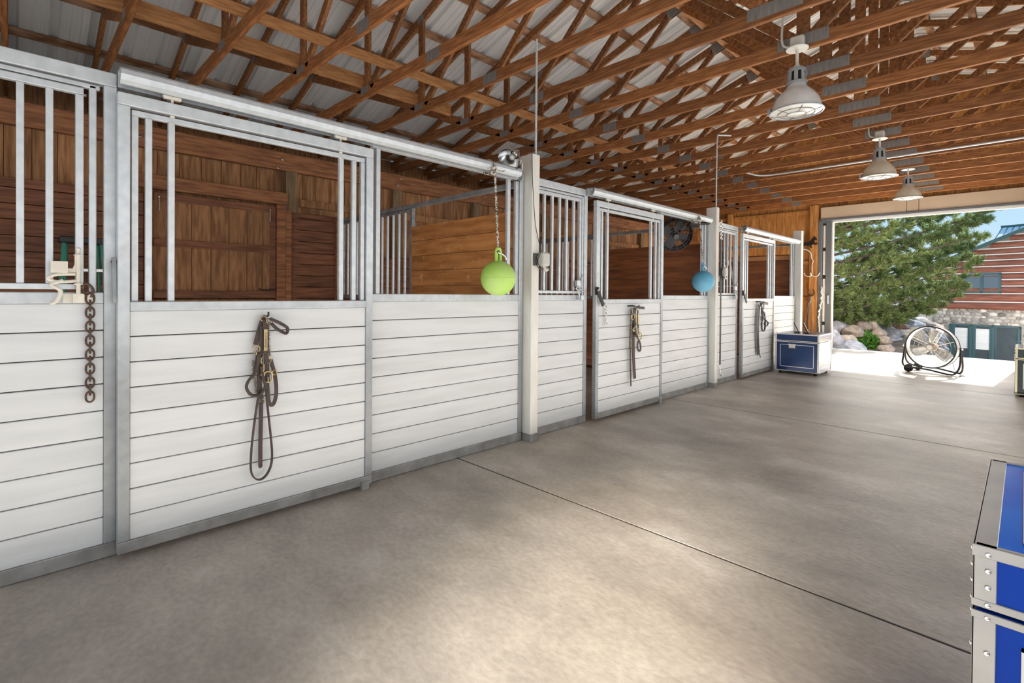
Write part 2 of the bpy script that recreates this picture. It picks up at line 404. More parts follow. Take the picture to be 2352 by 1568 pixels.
# --- wall_left : vertical boards outside, header beam, horizontal planks inside
def boards(mb, axis, fixed, a0, a1, z0, z1f, w=0.19, gap=0.004, t=0.022, seed=1):
    rnd = random.Random(seed); a = a0
    while a < a1 - 1e-6:
        ww = w * rnd.uniform(0.82, 1.12); b = min(a + ww, a1); off = rnd.uniform(-0.002, 0.002)
        z1 = z1f((a + b) / 2) if callable(z1f) else z1f
        if axis == 'Y': mb.box(fixed - t + off, fixed + off, a + gap / 2, b - gap / 2, z0, z1)
        else: mb.box(a + gap / 2, b - gap / 2, fixed + off, fixed + t + off, z0, z1)
        a = b
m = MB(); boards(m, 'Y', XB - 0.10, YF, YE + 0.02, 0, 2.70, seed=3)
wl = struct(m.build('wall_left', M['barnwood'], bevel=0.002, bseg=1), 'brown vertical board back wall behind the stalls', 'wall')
def horiz(mb, y0, y1, z0, z1, x0, x1, h=0.142):
    z = z0
    while z < z1 - 1e-6:
        zz = min(z + h, z1); mb.box(x0, x1, y0, y1, z + 0.0035, zz - 0.0035); z = zz
m = MB()
horiz(m, YF, 0.96, 0.0, 2.22, XB - 0.04, XB)
horiz(m, 2.44, 3.01, 0.0, 2.2, XB - 0.04, XB)
horiz(m, 3.13, 6.66, 0.0, 1.72, XB - 0.04, XB)
horiz(m, 6.74, 10.2, 0.0, 1.9, XB - 0.04, XB)
m.build('plank_lining', M['plankH'], wl, bevel=0.003, bseg=1)
m = MB()
for y in (2.452, 3.95, 5.45, 7.2, 8.9, 10.6, 12.1, -0.9, -2.6):
    m.box(XB - 0.10, XB - 0.005, y - 0.07, y + 0.07, 0, 2.70)
m.build('wall_post', M['post'], wl, bevel=0.004)
m = MB()
for z in (2.33,):
    for a, b in ((2.53, 3.88), (4.02, 5.38), (5.52, 7.13), (7.27, 8.83), (8.97, 10.53)):
        m.box(XB - 0.10, XB - 0.06, a, b, z - 0.045, z + 0.045)
m.build('girt', M['barnwood'], wl, bevel=0.003)
hbeam = MB().box(XB - 0.05, XB + 0.01, YF, YE, 2.69, 2.905).build('header_beam', M['beam'], wl, bevel=0.006)
o = MB().box(-5.15, -5.1, YF, YE, 0, 3.56).build('wall_outer', M['barnwood'])
struct(o, 'dark outer eave wall beyond the stall backs', 'wall')
# right side of the aisle (beside the camera)
m = MB(); horiz(m, YF, YE, 0, 2.3, XR, XR + 0.04)
struct(m.build('wall_right', M['white']), 'white plank wall on the right side of the aisle', 'wall')
m = MB(); boards(m, 'Y', 8.2, YF, YE, 0, 3.45, seed=9)
struct(m.build('wall_right', M['barnwood']), 'brown board outer wall on the far right', 'wall')

# --- end wall with the big doorway
zr = lambda x: min(ztop(x) + 0.08, 6.0)
DXL, DXR, DH = -0.45, 2.97, 2.96
m = MB()
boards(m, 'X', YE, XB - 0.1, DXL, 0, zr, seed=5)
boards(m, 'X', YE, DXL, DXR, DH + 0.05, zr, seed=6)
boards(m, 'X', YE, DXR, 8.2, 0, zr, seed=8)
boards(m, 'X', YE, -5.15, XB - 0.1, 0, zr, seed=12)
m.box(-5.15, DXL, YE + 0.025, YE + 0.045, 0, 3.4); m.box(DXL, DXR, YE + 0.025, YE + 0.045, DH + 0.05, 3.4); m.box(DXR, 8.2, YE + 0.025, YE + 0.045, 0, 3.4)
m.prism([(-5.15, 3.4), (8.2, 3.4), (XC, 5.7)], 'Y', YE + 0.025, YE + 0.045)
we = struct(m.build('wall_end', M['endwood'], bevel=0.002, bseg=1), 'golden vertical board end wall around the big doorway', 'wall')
m = MB(); m.box(-0.62, DXL, YE - 0.16, YE - 0.004, 0, 3.32)
m.box(-2.54, -2.44, YE - 0.14, YE - 0.004, 0, 3.32)
m.build('wall_post', M['endwood'], we, bevel=0.006)
m = MB()
for z in (3.19, 2.0, 1.15, 0.42): m.box(-2.44, -0.62, YE - 0.045, YE - 0.004, z - 0.045, z + 0.045)
m.box(XB - 0.1, -2.54, YE - 0.045, YE - 0.004, 3.145, 3.235)
m.build('girt', M['endwood'], we, bevel=0.004)
# header panel (rolled beige door leaf) over the opening
h = MB().box(DXL + 0.04, 1.17, YE - 0.10, YE - 0.05, 2.985, 3.26).box(1.175, 1.37, YE - 0.10, YE - 0.05, 2.99, 3.265).box(1.375, 3.3, YE - 0.10, YE - 0.05, 2.985, 3.27)
hd = struct(h.build('trim_1', M['beige'], bevel=0.01), 'long beige metal panel over the open doorway', 'trim')
struct(MB().box(DXL, 3.3, YE - 0.12, YE + 0.05, 2.945, 2.985).build('trim_2', M['slate']), 'dark steel header under the beige panel', 'trim')
struct(MB().box(DXL, 3.3, YE + 0.0, YE + 0.09, 2.905, 2.945).build('trim_3', M['trim']), 'thin white strip along the top of the doorway', 'trim')
# left jamb : folded door leaf standing open, seen edge on
dr = thing('door_1', 'grey steel door leaf folded back at the left side of the doorway', 'door', (-0.3, YE, 0)); dr['kind'] = 'structure'
MB().box(-0.445, -0.375, YE - 0.14, YE + 0.06, 0, 2.945).box(-0.31, -0.20, YE - 0.05, YE + 0.03, 0, 2.945).box(-0.375, -0.31, YE - 0.05, YE + 0.02, 0, 0.06).box(-0.375, -0.31, YE - 0.05, YE + 0.02, 2.9, 2.945).build('door_frame', M['slate'], dr, bevel=0.004)
m = MB()
for a, b in ((0.12, 0.55), (0.62, 1.62), (1.70, 2.26), (2.34, 2.85)): m.box(-0.37, -0.315, YE - 0.035, YE - 0.01, a, b)
m.build('door_panel', M['trim'], dr, bevel=0.015)
MB().box(-0.375, -0.31, YE - 0.02, YE + 0.01, 0.06, 2.9).build('door_core', M['gap'], dr)
MB().tube([(-0.24, YE - 0.06, 1.05), (-0.24, YE - 0.10, 1.05), (-0.24, YE - 0.10, 1.22), (-0.24, YE - 0.06, 1.22)], 0.012).build('door_handle', M['trim'], dr)
struct(MB().box(-0.195, -0.165, YE - 0.03, YE + 0.05, 0, 2.905).build('trim_4', M['trim']), 'white vertical weather strip at the left of the doorway', 'trim')
# --- wall behind the camera, mostly an open doorway
m = MB(); boards(m, 'X', YF - 0.03, -5.15, -0.2, 0, zr, seed=21); boards(m, 'X', YF - 0.03, 3.3, 8.2, 0, zr, seed=22); boards(m, 'X', YF - 0.03, -0.2, 3.3, 3.1, zr, seed=23)
struct(m.build('wall_front', M['barnwood']), 'board wall with doorway behind the viewer', 'wall')

# --- corrugated roof
def roof():
    prof = []
    y = YF - 0.3
    while y < YE + 0.45:
        prof += [(y, 0), (y + .05, 0), (y + .062, .014), (y + .075, .014), (y + .087, 0), (y + .13, 0), (y + .142, .014), (y + .155, .014), (y + .167, 0),
                 (y + .195, 0), (y + .215, .05), (y + .262, .05), (y + .282, 0)]
        y += 0.3048
    m = MB()
    for side in (-1, 1):
        n = len(prof); vs = []
        x0 = -5.35 if side < 0 else 2 * XC + 5.35
        for x in (x0, XC):
            for (yy, dz) in prof: vs.append((x, yy, ztop(x) + 0.145 + dz))
        m.add(vs, [(i, i + 1, n + i + 1, n + i) for i in range(n - 1)])
    o = m.build('ceiling', M['roof'])
    sm = o.modifiers.new('thick', 'SOLIDIFY'); sm.thickness = 0.002; sm.offset = 1
    return struct(o, 'white ribbed metal roof sheets above the trusses', 'ceiling')
roof()
# --- purlins
left = [-4.95, -4.25, -3.60, -2.97, -2.35, -1.72, -1.08, -0.45, 0.18, 0.80, 1.36]
for i, x in enumerate(left):
    for sgn in (0, 1):
        xx = x if sgn == 0 else 2 * XC - x
        o = MB().beam((xx, YF - 0.1, ztop(xx) + 0.118), (xx, YE + 0.3, ztop(xx) + 0.118), 0.092, 0.036,
                      up=(-0.333 if sgn == 0 else 0.333, 0, 1)).build('roof_purlin', M['purlin'], bevel=0.003)
        tag(o, 'brown roof purlin on the %s slope, %s up from the eave' % (('left', 'right')[sgn], ORD[i]), 'purlin', 'purlins under the roof sheets')
# --- trusses
def make_truss():
    k0 = TY(14)
    r = thing('roof_truss', 'x', 'truss', (XC, k0, ZC), 'timber roof trusses')
    Y = k0; t = 0.038
    def bar(nm, a, b, h=0.089, mt='web', dy=0.0):
        return MB().beam((a[0], Y + dy, a[1]), (b[0], Y + dy, b[1]), t, h, up=(0, 0, 1) if abs(a[0] - b[0]) > 0.02 else (1, 0, 0)).build(nm, M[mt], r, bevel=0.003, bseg=1)
    zb = ZC + 0.06
    e0 = -4.98; e1 = 2 * XC - e0
    MB().box(e0, e1, Y - t / 2, Y + t / 2, ZC, ZC + 0.115).build('bottom_chord', M['chord'], r, bevel=0.004, bseg=1)
    for sg in (0, 1):
        mx = (lambda x: x) if sg == 0 else (lambda x: 2 * XC - x)
        bar('top_chord', (mx(-5.3), ztop(-5.3) + 0.05), (mx(XC - 0.003), ztop(XC) + 0.05), 0.10, 'web')
        bar('web', (mx(-2.20), ZC + 0.09), (mx(-3.52), ztop(-3.52) + 0.01), 0.089)
        bar('web', (mx(-2.13), ZC + 0.10), (mx(-2.13), ztop(-2.13) + 0.02), 0.089)
        bar('web', (mx(-2.04), ZC + 0.09), (mx(-0.44), ztop(-0.44) + 0.0), 0.089)
        bar('web', (mx(-0.28), ztop(-0.28) - 0.02), (mx(XC - 0.06), ZC + 0.10), 0.089)
    MB().box(XC - 0.05, XC + 0.05, Y - t / 2 - 0.0, Y + t / 2, ZC + 0.11, ztop(XC) + 0.02).build('web', M['web'], r, bevel=0.003, bseg=1)
    for (x, z, w, hh, tilt) in ((-2.16, ZC + 0.085, 0.17, 0.075, 0), (-0.90, ZC + 0.06, 0.20, 0.10, 0), (XC, ZC + 0.085, 0.40, 0.10, 0), (2 * XC + 0.90, ZC + 0.06, 0.2, 0.10, 0),
                          (2 * XC + 2.16, ZC + 0.085, .17, .075, 0), (-0.40, ztop(-0.40) + 0.02, 0.19, 0.16, 1), (2 * XC + 0.40, ztop(-0.40) + 0.02, 0.19, 0.16, -1),
                          (-2.13, ztop(-2.13) + 0.045, 0.12, 0.08, 1), (-3.54, ztop(-3.54) + 0.04, 0.12, 0.08, 1), (XC, ztop(XC) + 0.02, 0.22, 0.13, 0)):
        sl = 0.333 * tilt; c = 1 / math.hypot(1, sl)
        mb = MB()
        for dy in (-t / 2 - 0.0035, t / 2 + 0.0005):
            mb.beam((x - w / 2 * c, Y + dy + 0.0015, z - w / 2 * sl * c), (x + w / 2 * c, Y + dy + 0.0015, z + w / 2 * sl * c), 0.003, hh)
        mb.build('nail_plate', M['plate'], r)
    return r
tr = make_truss()
ks = list(range(14, -8, -1))
for i, k in enumerate(ks):
    o = tr if i == 0 else copy_tree(tr)
    o.location = (XC, TY(k), ZC)
    if i == 0: lab = 'brown timber roof truss closest to the end wall with the open doorway'
    else: lab = 'brown timber roof truss with steel nail plates, %s in from the open doorway wall' % ORD[i]
    tag(o, lab)
# --- bracing timbers
o = MB().box(-1.60, -1.56, YF, 9.3, ZC + 0.117, ZC + 0.205).build('brace_timber', M['brace'], bevel=0.004)
tag(o, 'light brown timber brace lying lengthwise on top of the truss bottom chords', 'timber')
o = MB().box(-2.235, -2.197, YF, 3.95, ZC + 0.12, ZC + 0.26).build('brace_timber', M['brace'], bevel=0.004)
tag(o, 'wide light brown board nailed lengthwise behind the upright truss webs', 'timber')
o = MB().beam((-0.225, YF, ztop(-0.2) - 0.03), (-0.225, 13.2, ztop(-0.2) - 0.03), 0.21, 0.036, up=(-0.333, 0, 1)).build('brace_board', M['brace'], bevel=0.004)
tag(o, 'wide pale board running lengthwise high under the left roof slope', 'board')

# --- conduit across the trusses and the two riser poles
def conduit(name, pts, r, label, mt='galv', cat='conduit', m_=8):
    o = MB().tube(smoothpath(pts, 4), r, m_).build(name, M[mt], smooth=True); tag(o, label, cat); return o
conduit('steel_conduit', [(-0.70, 9.10, 3.46), (-0.52, 9.25, 3.37), (-0.35, 9.38, 3.326), (-0.1, 9.44, 3.322), (0.4, 9.45, 3.322), (3.6, 9.45, 3.322)], 0.014, 'steel conduit pipe running across under the trusses to the right', 'galv')
conduit('riser_pole', [(0.055, 3.105, 2.36), (0.055, 3.105, 2.8), (0.055, 3.105, 3.335)], 0.009, 'thin galvanised riser pipe standing on the nearest white post', 'galv', 'pipe')
conduit('riser_pole', [(0.055, 6.615, 2.37), (0.055, 6.615, 3.0), (0.06, 6.62, 3.30), (0.08, 6.66, 3.33), (0.17, 6.78, 3.335)], 0.010, 'thin galvanised riser pipe standing on the middle white post', 'galv', 'pipe')

# ================================================================== STALL FRONTS
T = 0.045
def planks(y0, y1, z0, z1, xf, parent, n=9, mt='white', thick=0.03):
    m = MB(); h = (z1 - z0) / n; rnd = random.Random(int(y0 * 100) + 5)
    zs = [z0 + h * i for i in range(n + 1)]
    for i in range(n):
        d = rnd.uniform(-0.0015, 0.0015)
        m.box(xf - thick, xf + d, y0, y1, zs[i] + (0.0022 if i else 0), zs[i + 1] - (0.0018 if i < n - 1 else 0))
    o = m.build('plank_panel', M[mt], parent, bevel=0.004)
    MB().box(xf - thick - 0.01, xf - thick, y0, y1, z0, z1).build('panel_backing', M['gap'], parent)
    return o
def vbar(y0, y1, z0, z1, xf, w=0.025):
    return MB().box(xf - w, xf, y0, y1, z0, z1)

def feed_panel(name, y0, y1, bars, gate, lab, latch):
    """y0..y1 whole panel, gate=(g0,g1) swing grille, bars: centres of gate bars"""
    t = thing(name, lab, 'stall panel', (0, (y0 + y1) / 2, 0), 'fixed feed panels of the stall fronts')
    fr = MB()
    fr.box(-T, 0, y0, y1, 2.150, 2.212); fr.box(-T, 0, y1 - 0.047, y1, 0.066, 2.150); fr.box(-T, 0, y0, y0 + 0.03, 0.066, 2.150)
    fr.box(-T, 0, y0 + 0.03, y1 - 0.047, 1.163, 1.213)
    fr.box(-0.035, -0.008, gate[1] + 0.018, gate[1] + 0.045, 1.213, 2.138)
    fr.box(-0.035, -0.008, y0 + 0.03, y1 - 0.06, 2.122, 2.142)
    fr.build('frame', M['galvf'], t, bevel=0.004)
    MB().box(-T, 0.0, y0, y1, 0.002, 0.066).build('bottom_rail', M['galvlow'], t, bevel=0.004)
    planks(y0 + 0.03, y1 - 0.047, 0.066, 1.163, -0.006, t)
    g = MB()
    g0, g1 = gate; b = 0.026
    g.box(-0.03, 0.0, g0, g1, 1.225, 1.25); g.box(-0.03, 0.0, g0, g1, 2.085, 2.115)
    g.box(-0.03, 0, g0, g0 + 0.028, 1.25, 2.085); g.box(-0.03, 0, g1 - 0.028, g1, 1.25, 2.085)
    gp = g.build('swing_grille', M['galv'], t, bevel=0.003)
    for c in bars: MB().box(-0.026, -0.003, c - 0.0125, c + 0.0125, 1.25, 2.085).build('bar', M['galv'], gp, bevel=0.003)
    for z in (1.32, 1.95): MB().tube([(0.008, g0 - 0.012, z - 0.06), (0.008, g0 - 0.012, z + 0.06)], 0.009).build('hinge', M['galv'], gp)
    # cast spring latch at the free side
    yl = g1 - 0.02; lt = MB()
    lt.tube([(0.03, yl, 1.20), (0.03, yl, 1.29), (0.03, yl, 1.375)], 0.008)
    lt.tube([(0.03, yl, 1.375), (0.03, yl, 1.395)], 0.006); lt.sphere((0.03, yl, 1.40), 0.009, 10, 8)
    lt.lathe([(0.001, 0), (0.016, 0), (0.016, 0.004), (0.001, 0.004)], (0.03, yl, 1.372), 14)
    lt.lathe([(0.001, 0), (0.016, 0), (0.016, 0.006), (0.001, 0.006)], (0.03, yl, 1.245), 14)
    lt.prism([(yl - 0.085, 1.31), (yl - 0.02, 1.312), (yl - 0.012, 1.335), (yl - 0.012, 1.37), (yl + 0.01, 1.37), (yl + 0.01, 1.325), (yl - 0.01, 1.30), (yl - 0.085, 1.345)][:7] + [(yl - 0.085, 1.29)], 'X', 0.012, 0.03)
    lt.box(0.012, 0.04, yl - 0.09, yl - 0.035, 1.295, 1.345)
    lt.tube(smoothpath([(0.03, yl - 0.01, 1.292), (0.034, yl - 0.07, 1.288), (0.036, yl - 0.098, 1.272), (0.034, yl - 0.07, 1.258), (0.03, yl - 0.005, 1.262)], 5), 0.007)
    lt.tube(smoothpath([(0.036, yl - 0.05, 1.262), (0.04, yl - 0.088, 1.245), (0.04, yl - 0.06, 1.222), (0.04, yl - 0.062, 1.195), (0.04, yl - 0.075, 1.172), (0.042, yl - 0.092, 1.165)], 5), 0.008)
    lt.box(0.0, 0.014, yl - 0.05, yl + 0.05, 1.166, 1.206); lt.box(0.012, 0.034, yl - 0.018, yl + 0.018, 1.166, 1.206)
    lt.build('latch', M[latch], t, smooth=True)
    return t
feed_panel('feed_panel', -0.40, 0.343, [-0.30, -0.217, -0.134, -0.05, 0.03 - 0.006, 0.114], (-0.36, 0.226),
           'fixed feed panel with barred swing grille at the left edge, nearest the viewer', 'cream')
feed_panel('feed_panel', 3.13, 3.90, [3.293, 3.397, 3.498, 3.597, 3.701], (3.165, 3.806),
           'fixed feed panel with barred grille just right of the nearest white post', 'galv')
feed_panel('feed_panel', 6.66, 7.505, [6.84, 6.945, 7.05, 7.155, 7.26], (6.70, 7.42),
           'fixed feed panel with barred grille just right of the middle white post', 'galv')

def stall_door(y0, y1, lb, rb, lab, n=9):
    xf = 0.062; t = thing('sliding_stall_door', lab, 'door', (xf, (y0 + y1) / 2, 0), 'sliding stall doors')
    fr = MB(); w = 0.046
    fr.box(xf - 0.045, xf, y0, y1, 2.062, 2.118); fr.box(xf - 0.045, xf, y0, y0 + w, 0.075, 2.062); fr.box(xf - 0.045, xf, y1 - w, y1, 0.075, 2.062)
    fr.box(xf - 0.045, xf, y0 + w, y1 - w, 1.128, 1.172)
    fr.build('frame', M['galvf'], t, bevel=0.004)
    MB().box(xf - 0.045, xf, y0, y1, 0.022, 0.075).build('bottom_rail', M['galvlow'], t, bevel=0.004)
    planks(y0 + w, y1 - w, 0.075, 1.128, xf - 0.008, t, n)
    a, b = y0 + w + 0.006, y1 - w - 0.006
    wn = MB().box(xf - 0.04, xf - 0.014, a, b, 2.026, 2.052).box(xf - 0.04, xf - 0.014, a, a + 0.026, 1.172, 2.026).box(xf - 0.04, xf - 0.014, b - 0.026, b, 1.172, 2.026)
    wf = wn.build('window_frame', M['galv'], t, bevel=0.003)
    for c in list(lb) + list(rb):
        MB().box(xf - 0.038, xf - 0.012, c - 0.0135, c + 0.0135, 1.172, 2.026).build('bar', M['galv'], wf, bevel=0.003)
    for c in (y0 + 0.21, y1 - 0.21):
        m = MB(); m.tube([(xf - 0.02, c, 2.035), (xf - 0.02, c, 2.165)], 0.006)
        for z in (2.018, 2.052): m.lathe([(0.001, 0), (0.011, 0), (0.011, 0.009), (0.001, 0.009)], (xf - 0.02, c, z), 6)
        m.box(xf - 0.03, xf - 0.01, c - 0.035, c + 0.035, 2.136, 2.152)
        m.sphere((xf - 0.02, c - 0.03, 2.150), 0.010, 8, 6); m.sphere((xf - 0.02, c + 0.03, 2.150), 0.010, 8, 6)
        m.build('roller_hanger', M['cream'], t)
    MB().box(xf - 0.03, xf + 0.012, y1 - 0.075, y1 - 0.025, 0.0, 0.048).build('floor_guide', M['galvlow'], t)
    return t
dA = stall_door(0.338, 1.610, [0.455, 0.545], [1.405, 1.487], 'sliding stall door with the largest halter hanging on it')
dB = stall_door(3.965, 5.235, [4.07, 4.165], [4.99, 5.09], 'sliding stall door between the green ball and the blue ball')
dC = stall_door(7.53, 8.87, [7.66, 7.74], [8.60, 8.70], 'sliding stall door farthest along, left of the navy trunk')

def side_panel(y0, y1, lb, rb, lab, n=9):
    t = thing('side_panel', lab, 'stall panel', (0, (y0 + y1) / 2, 0), 'fixed side panels of the stall fronts')
    fr = MB(); fr.box(-T, 0, y0, y1, 2.150, 2.212); fr.box(-T, 0, y0 + 0.022, y0 + 0.052, 1.213, 2.150); fr.box(-T, 0, y1 - 0.04, y1, 0.066, 2.150)
    fr.box(-T, 0, y0, y1 - 0.04, 1.163, 1.213)
    fr.build('frame', M['galvf'], t, bevel=0.004)
    MB().box(-T, 0, y0, y1, 0.002, 0.066).build('bottom_rail', M['galvlow'], t, bevel=0.004)
    planks(y0, y1 - 0.04, 0.066, 1.163, -0.006, t, n)
    for c in list(lb) + list(rb): MB().box(-0.035, -0.008, c - 0.0165, c + 0.0165, 1.213, 2.150).build('bar', M['galv'], t, bevel=0.003)
    return t
side_panel(1.642, 3.02, [], [2.862, 2.955], 'fixed side panel behind the lime green ball')
side_panel(5.262, 6.57, [], [6.37, 6.45], 'fixed side panel behind the light blue ball')
side_panel(8.93, 10.15, [], [9.93, 10.02], 'fixed side panel behind the navy trunk, farthest along', 9)

def track(y0, y1, lab):
    xc = 0.052; pr = []
    pr = [(0.002, 2.225), (0.075, 2.225), (0.092, 2.212), (0.096, 2.190), (0.088, 2.166), (0.068, 2.152), (0.058, 2.152), (0.058, 2.158), (0.066, 2.160), (0.080, 2.172),
          (0.087, 2.190), (0.083, 2.206), (0.072, 2.216), (0.010, 2.216), (0.010, 2.152), (0.002, 2.152)]
    m = MB(); n = len(pr); vs = [(x, y, z) for y in (y0, y1) for (x, z) in pr]
    fs = [(i, (i + 1) % n, n + (i + 1) % n, n + i) for i in range(n)]
    m.add(vs, fs)
    t = thing('door_track', lab, 'track', (xc, (y0 + y1) / 2, 2.15), 'overhead sliding door tracks')
    m.build('rail', M['galv'], t, bevel=0.0)
    rv = MB().sphere((0.05, y0 + 0.03, 2.226), 0.004, 6, 4).build('rivet', M['black'], t); y = y0 + 0.33
    while y < y1:
        c_ = rv.copy(); COL.objects.link(c_); c_.parent = t; c_.location = (0, y - y0 - 0.03, 0); y += 0.3
    return t
track(0.345, 2.905, 'galvanised overhead door track nearest the viewer')
track(3.875, 6.44, 'galvanised overhead door track between the two near white posts')
track(7.56, 10.08, 'galvanised overhead door track farthest along the row')

# white posts
for (ya, yb, zt, lab) in ((3.035, 3.125, 2.372, 'nearest white painted square post with a grey box on it'), (6.565, 6.65, 2.375, 'middle white painted square post with rope lead beside it'),
                          (10.15, 10.27, 2.40, 'farthest white painted post at the end of the stalls')):
    t = thing('support_post', lab, 'post', (0.02, (ya + yb) / 2, 0), 'white posts of the stall row')
    MB().box(-0.055, 0.085, ya, yb, 0.05, zt).build('shaft', M['whitepost'], t, bevel=0.005)
    MB().box(-0.06, 0.09, ya - 0.004, yb + 0.004, 0, 0.062).build('steel_shoe', M['galvlow'], t, bevel=0.002)

# floor-plug : stall interiors floor is the same slab
# ---------------------------------------------------------------- dividers between the stalls
def divider(Y, lab, mt, woodtop=1.93, nb=12, grille=True):
    t = thing('stall_divider', lab, 'partition', (-1.7, Y, 0), 'partitions between the stalls')
    fr = MB(); fr.box(XB + 0.03, -0.06, Y - 0.022, Y + 0.022, 2.135, 2.18)
    if grille:
        fr.box(XB + 0.03, -1.74, Y - 0.02, Y + 0.02, 1.14, 1.185); fr.box(-1.78, -1.735, Y - 0.022, Y + 0.022, 0.0, 2.135); fr.box(XB + 0.03, XB + 0.07, Y - 0.02, Y + 0.02, 0, 2.135)
        fr.box(XB + 0.07, -1.78, Y - 0.015, Y + 0.015, 2.10, 2.13)
    fr.build('frame', M['galvdark'], t, bevel=0.004)
    if grille:
        m = MB()
        for i in range(nb):
            x = XB + 0.16 + (1.62 - 0.16) * i / (nb - 0.0) + 0.02
            MB().box(x - 0.012, x + 0.012, Y - 0.012, Y + 0.012, 1.185, 2.10).build('bar', M['galv'], t, bevel=0.003)
        m = MB(); z = 0.02
        while z < 1.1: m.box(XB + 0.07, -1.78, Y - 0.02, Y + 0.02, z, z + 0.138); z += 0.14
        m.build('lower_planks', M['plankX2'], t, bevel=0.003)
    m = MB(); z = 0.02; h = (woodtop - 0.02) / 12
    x0 = -1.735 if grille else XB + 0.03
    for i in range(12):
        m.box(x0, -0.062, Y - 0.022, Y + 0.022, z + 0.0015, z + h - 0.0015 if i < 11 else z + h); z += h
    m.build('solid_planks', M[mt], t, bevel=0.003)
    return t
divider(3.10, 'stall partition with grille and worn orange planks behind the green ball', 'plankX')
divider(6.70, 'stall partition with dark planks behind the blue ball and the black fan', 'plankX2', 1.92)
divider(10.24, 'end stall partition of dark planks seen through the farthest door', 'plankX2', 1.98, grille=False)
o = MB().box(XB + 0.03, -0.08, 10.16, 10.215, 1.88, 1.96).build('hook_rail', M['brace'], bevel=0.004); tag(o, 'light wooden rail across the top of the end stall partition', 'rail')

# ---------------------------------------------------------------- outside stall door (dutch door) in the back wall
dd = thing('door_2', 'closed brown plank stable door in the back wall of the near stall', 'door', (XB, 1.68, 0)); dd['kind'] = 'structure'
m = MB(); y = 1.03
ws = [0.17, 0.19, 0.185, 0.18, 0.19, 0.175, 0.14]
for w_ in ws:
    m.box(XB - 0.035, XB - 0.012, y + 0.002, min(y + w_, 2.26) - 0.002, 1.14, 2.24); y += w_
m.build('upper_leaf', M['shutter'], dd, bevel=0.003)
m = MB(); y = 1.03
for w_ in ws:
    m.box(XB - 0.035, XB - 0.012, y + 0.002, min(y + w_, 2.26) - 0.002, 0.02, 1.12); y += w_
m.build('lower_leaf', M['shutter'], dd, bevel=0.003)
m = MB()
for z in (1.18, 1.72, 2.20): m.box(XB - 0.012, XB + 0.01, 1.04, 2.26, z - 0.04, z + 0.04)
m.box(XB - 0.012, XB + 0.008, 2.20, 2.262, 1.14, 2.24)
m.build('batten', M['plankH'], dd, bevel=0.004)
m = MB(); m.box(XB - 0.04, XB + 0.035, 0.965, 1.03, 0, 2.27); m.box(XB - 0.04, XB + 0.035, 2.265, 2.37, 0, 2.27); m.box(XB - 0.04, XB + 0.055, 0.90, 2.385, 2.27, 2.41)
m.build('door_casing', M['beam'], dd, bevel=0.004)
for y in (1.09, 2.19): MB().tube([(XB + 0.02, y, 2.05), (XB + 0.02, y, 2.19)], 0.006).sphere((XB + 0.02, y, 2.195), 0.013, 8, 6).build('bolt', M['chrome'], dd)
MB().tube(smoothpath([(XB + 0.02, 2.07, 1.245), (XB + 0.025, 2.13, 1.235), (XB + 0.03, 2.22, 1.24), (XB + 0.02, 2.30, 1.235)], 4), 0.009).build('latch', M['black'], dd)
struct(MB().box(XB - 0.02, XB + 0.03, 2.372, 2.44, 0, 2.21).box(XB - 0.02, XB + 0.035, 3.01, 3.075, 0, 2.2).build('trim_5', M['beam'], bevel=0.004), 'brown upright boards framing the plank lining right of the stable door', 'trim')

# screw eyes on the header beam
for i, (y, z, lab) in enumerate(((0.42 + 0.5, 2.77, 'left of the stable door'), (2.33, 2.80, 'above the stable door corner'), (3.98, 2.84, 'near the second wall post'), (5.6, 2.80, 'behind the near partition'))):
    m = MB(); m.ring((XB + 0.035, y, z + 0.02), 0.018, 0.004, axis=(1, 0, 0.3)); m.ring((XB + 0.035, y - 0.05, z - 0.09), 0.018, 0.004, axis=(1, 0.2, 0.3)); m.tube([(XB + 0.01, y, z + 0.02), (XB + 0.035, y, z + 0.02)], 0.004)
    m.tube([(XB + 0.01, y - 0.05, z - 0.09), (XB + 0.035, y - 0.05, z - 0.09)], 0.004)
    m.build('screw_eye', M['chrome'], hbeam)

# ---------------------------------------------------------------- folding step ladder inside the near stall
t = thing('step_ladder', 'green folding step ladder leaning inside the near stall, behind the bars', 'ladder', (XB + 0.25, 0.45, 0))
lx = XB + 0.12
m = MB()
m.beam((lx + 0.10, 0.335, 1.66), (lx + 0.28, 0.24, 0.02), 0.03, 0.055, up=(1, 0, 0)); m.beam((lx + 0.10, 0.60, 1.66), (lx + 0.28, 0.70, 0.02), 0.03, 0.055, up=(1, 0, 0))
m.build('rail', M['ladder'], t, bevel=0.003)
MB().box(lx + 0.0, lx + 0.2, 0.30, 0.635, 1.645, 1.70).build('top_cap', M['black'], t, bevel=0.01)
for i, z in enumerate((1.40, 1.12, 0.84, 0.56, 0.28)):
    MB().box(lx + 0.10 + (1.66 - z) * .11, lx + 0.17 + (1.66 - z) * .11, 0.345 - (1.66 - z) * .058, 0.59 + (1.66 - z) * .06, z - 0.012, z + 0.012).build('rung', M['alum'], t)
m = MB(); m.tube([(lx + 0.03, 0.36, 1.64), (lx - 0.05, 0.30, 0.01)], 0.012); m.tube([(lx + 0.03, 0.58, 1.64), (lx - 0.05, 0.64, 0.01)], 0.012); m.tube([(lx - 0.02, 0.32, 0.7), (lx - 0.02, 0.62, 0.7)], 0.008)
m.build('rear_frame', M['ladder'], t)

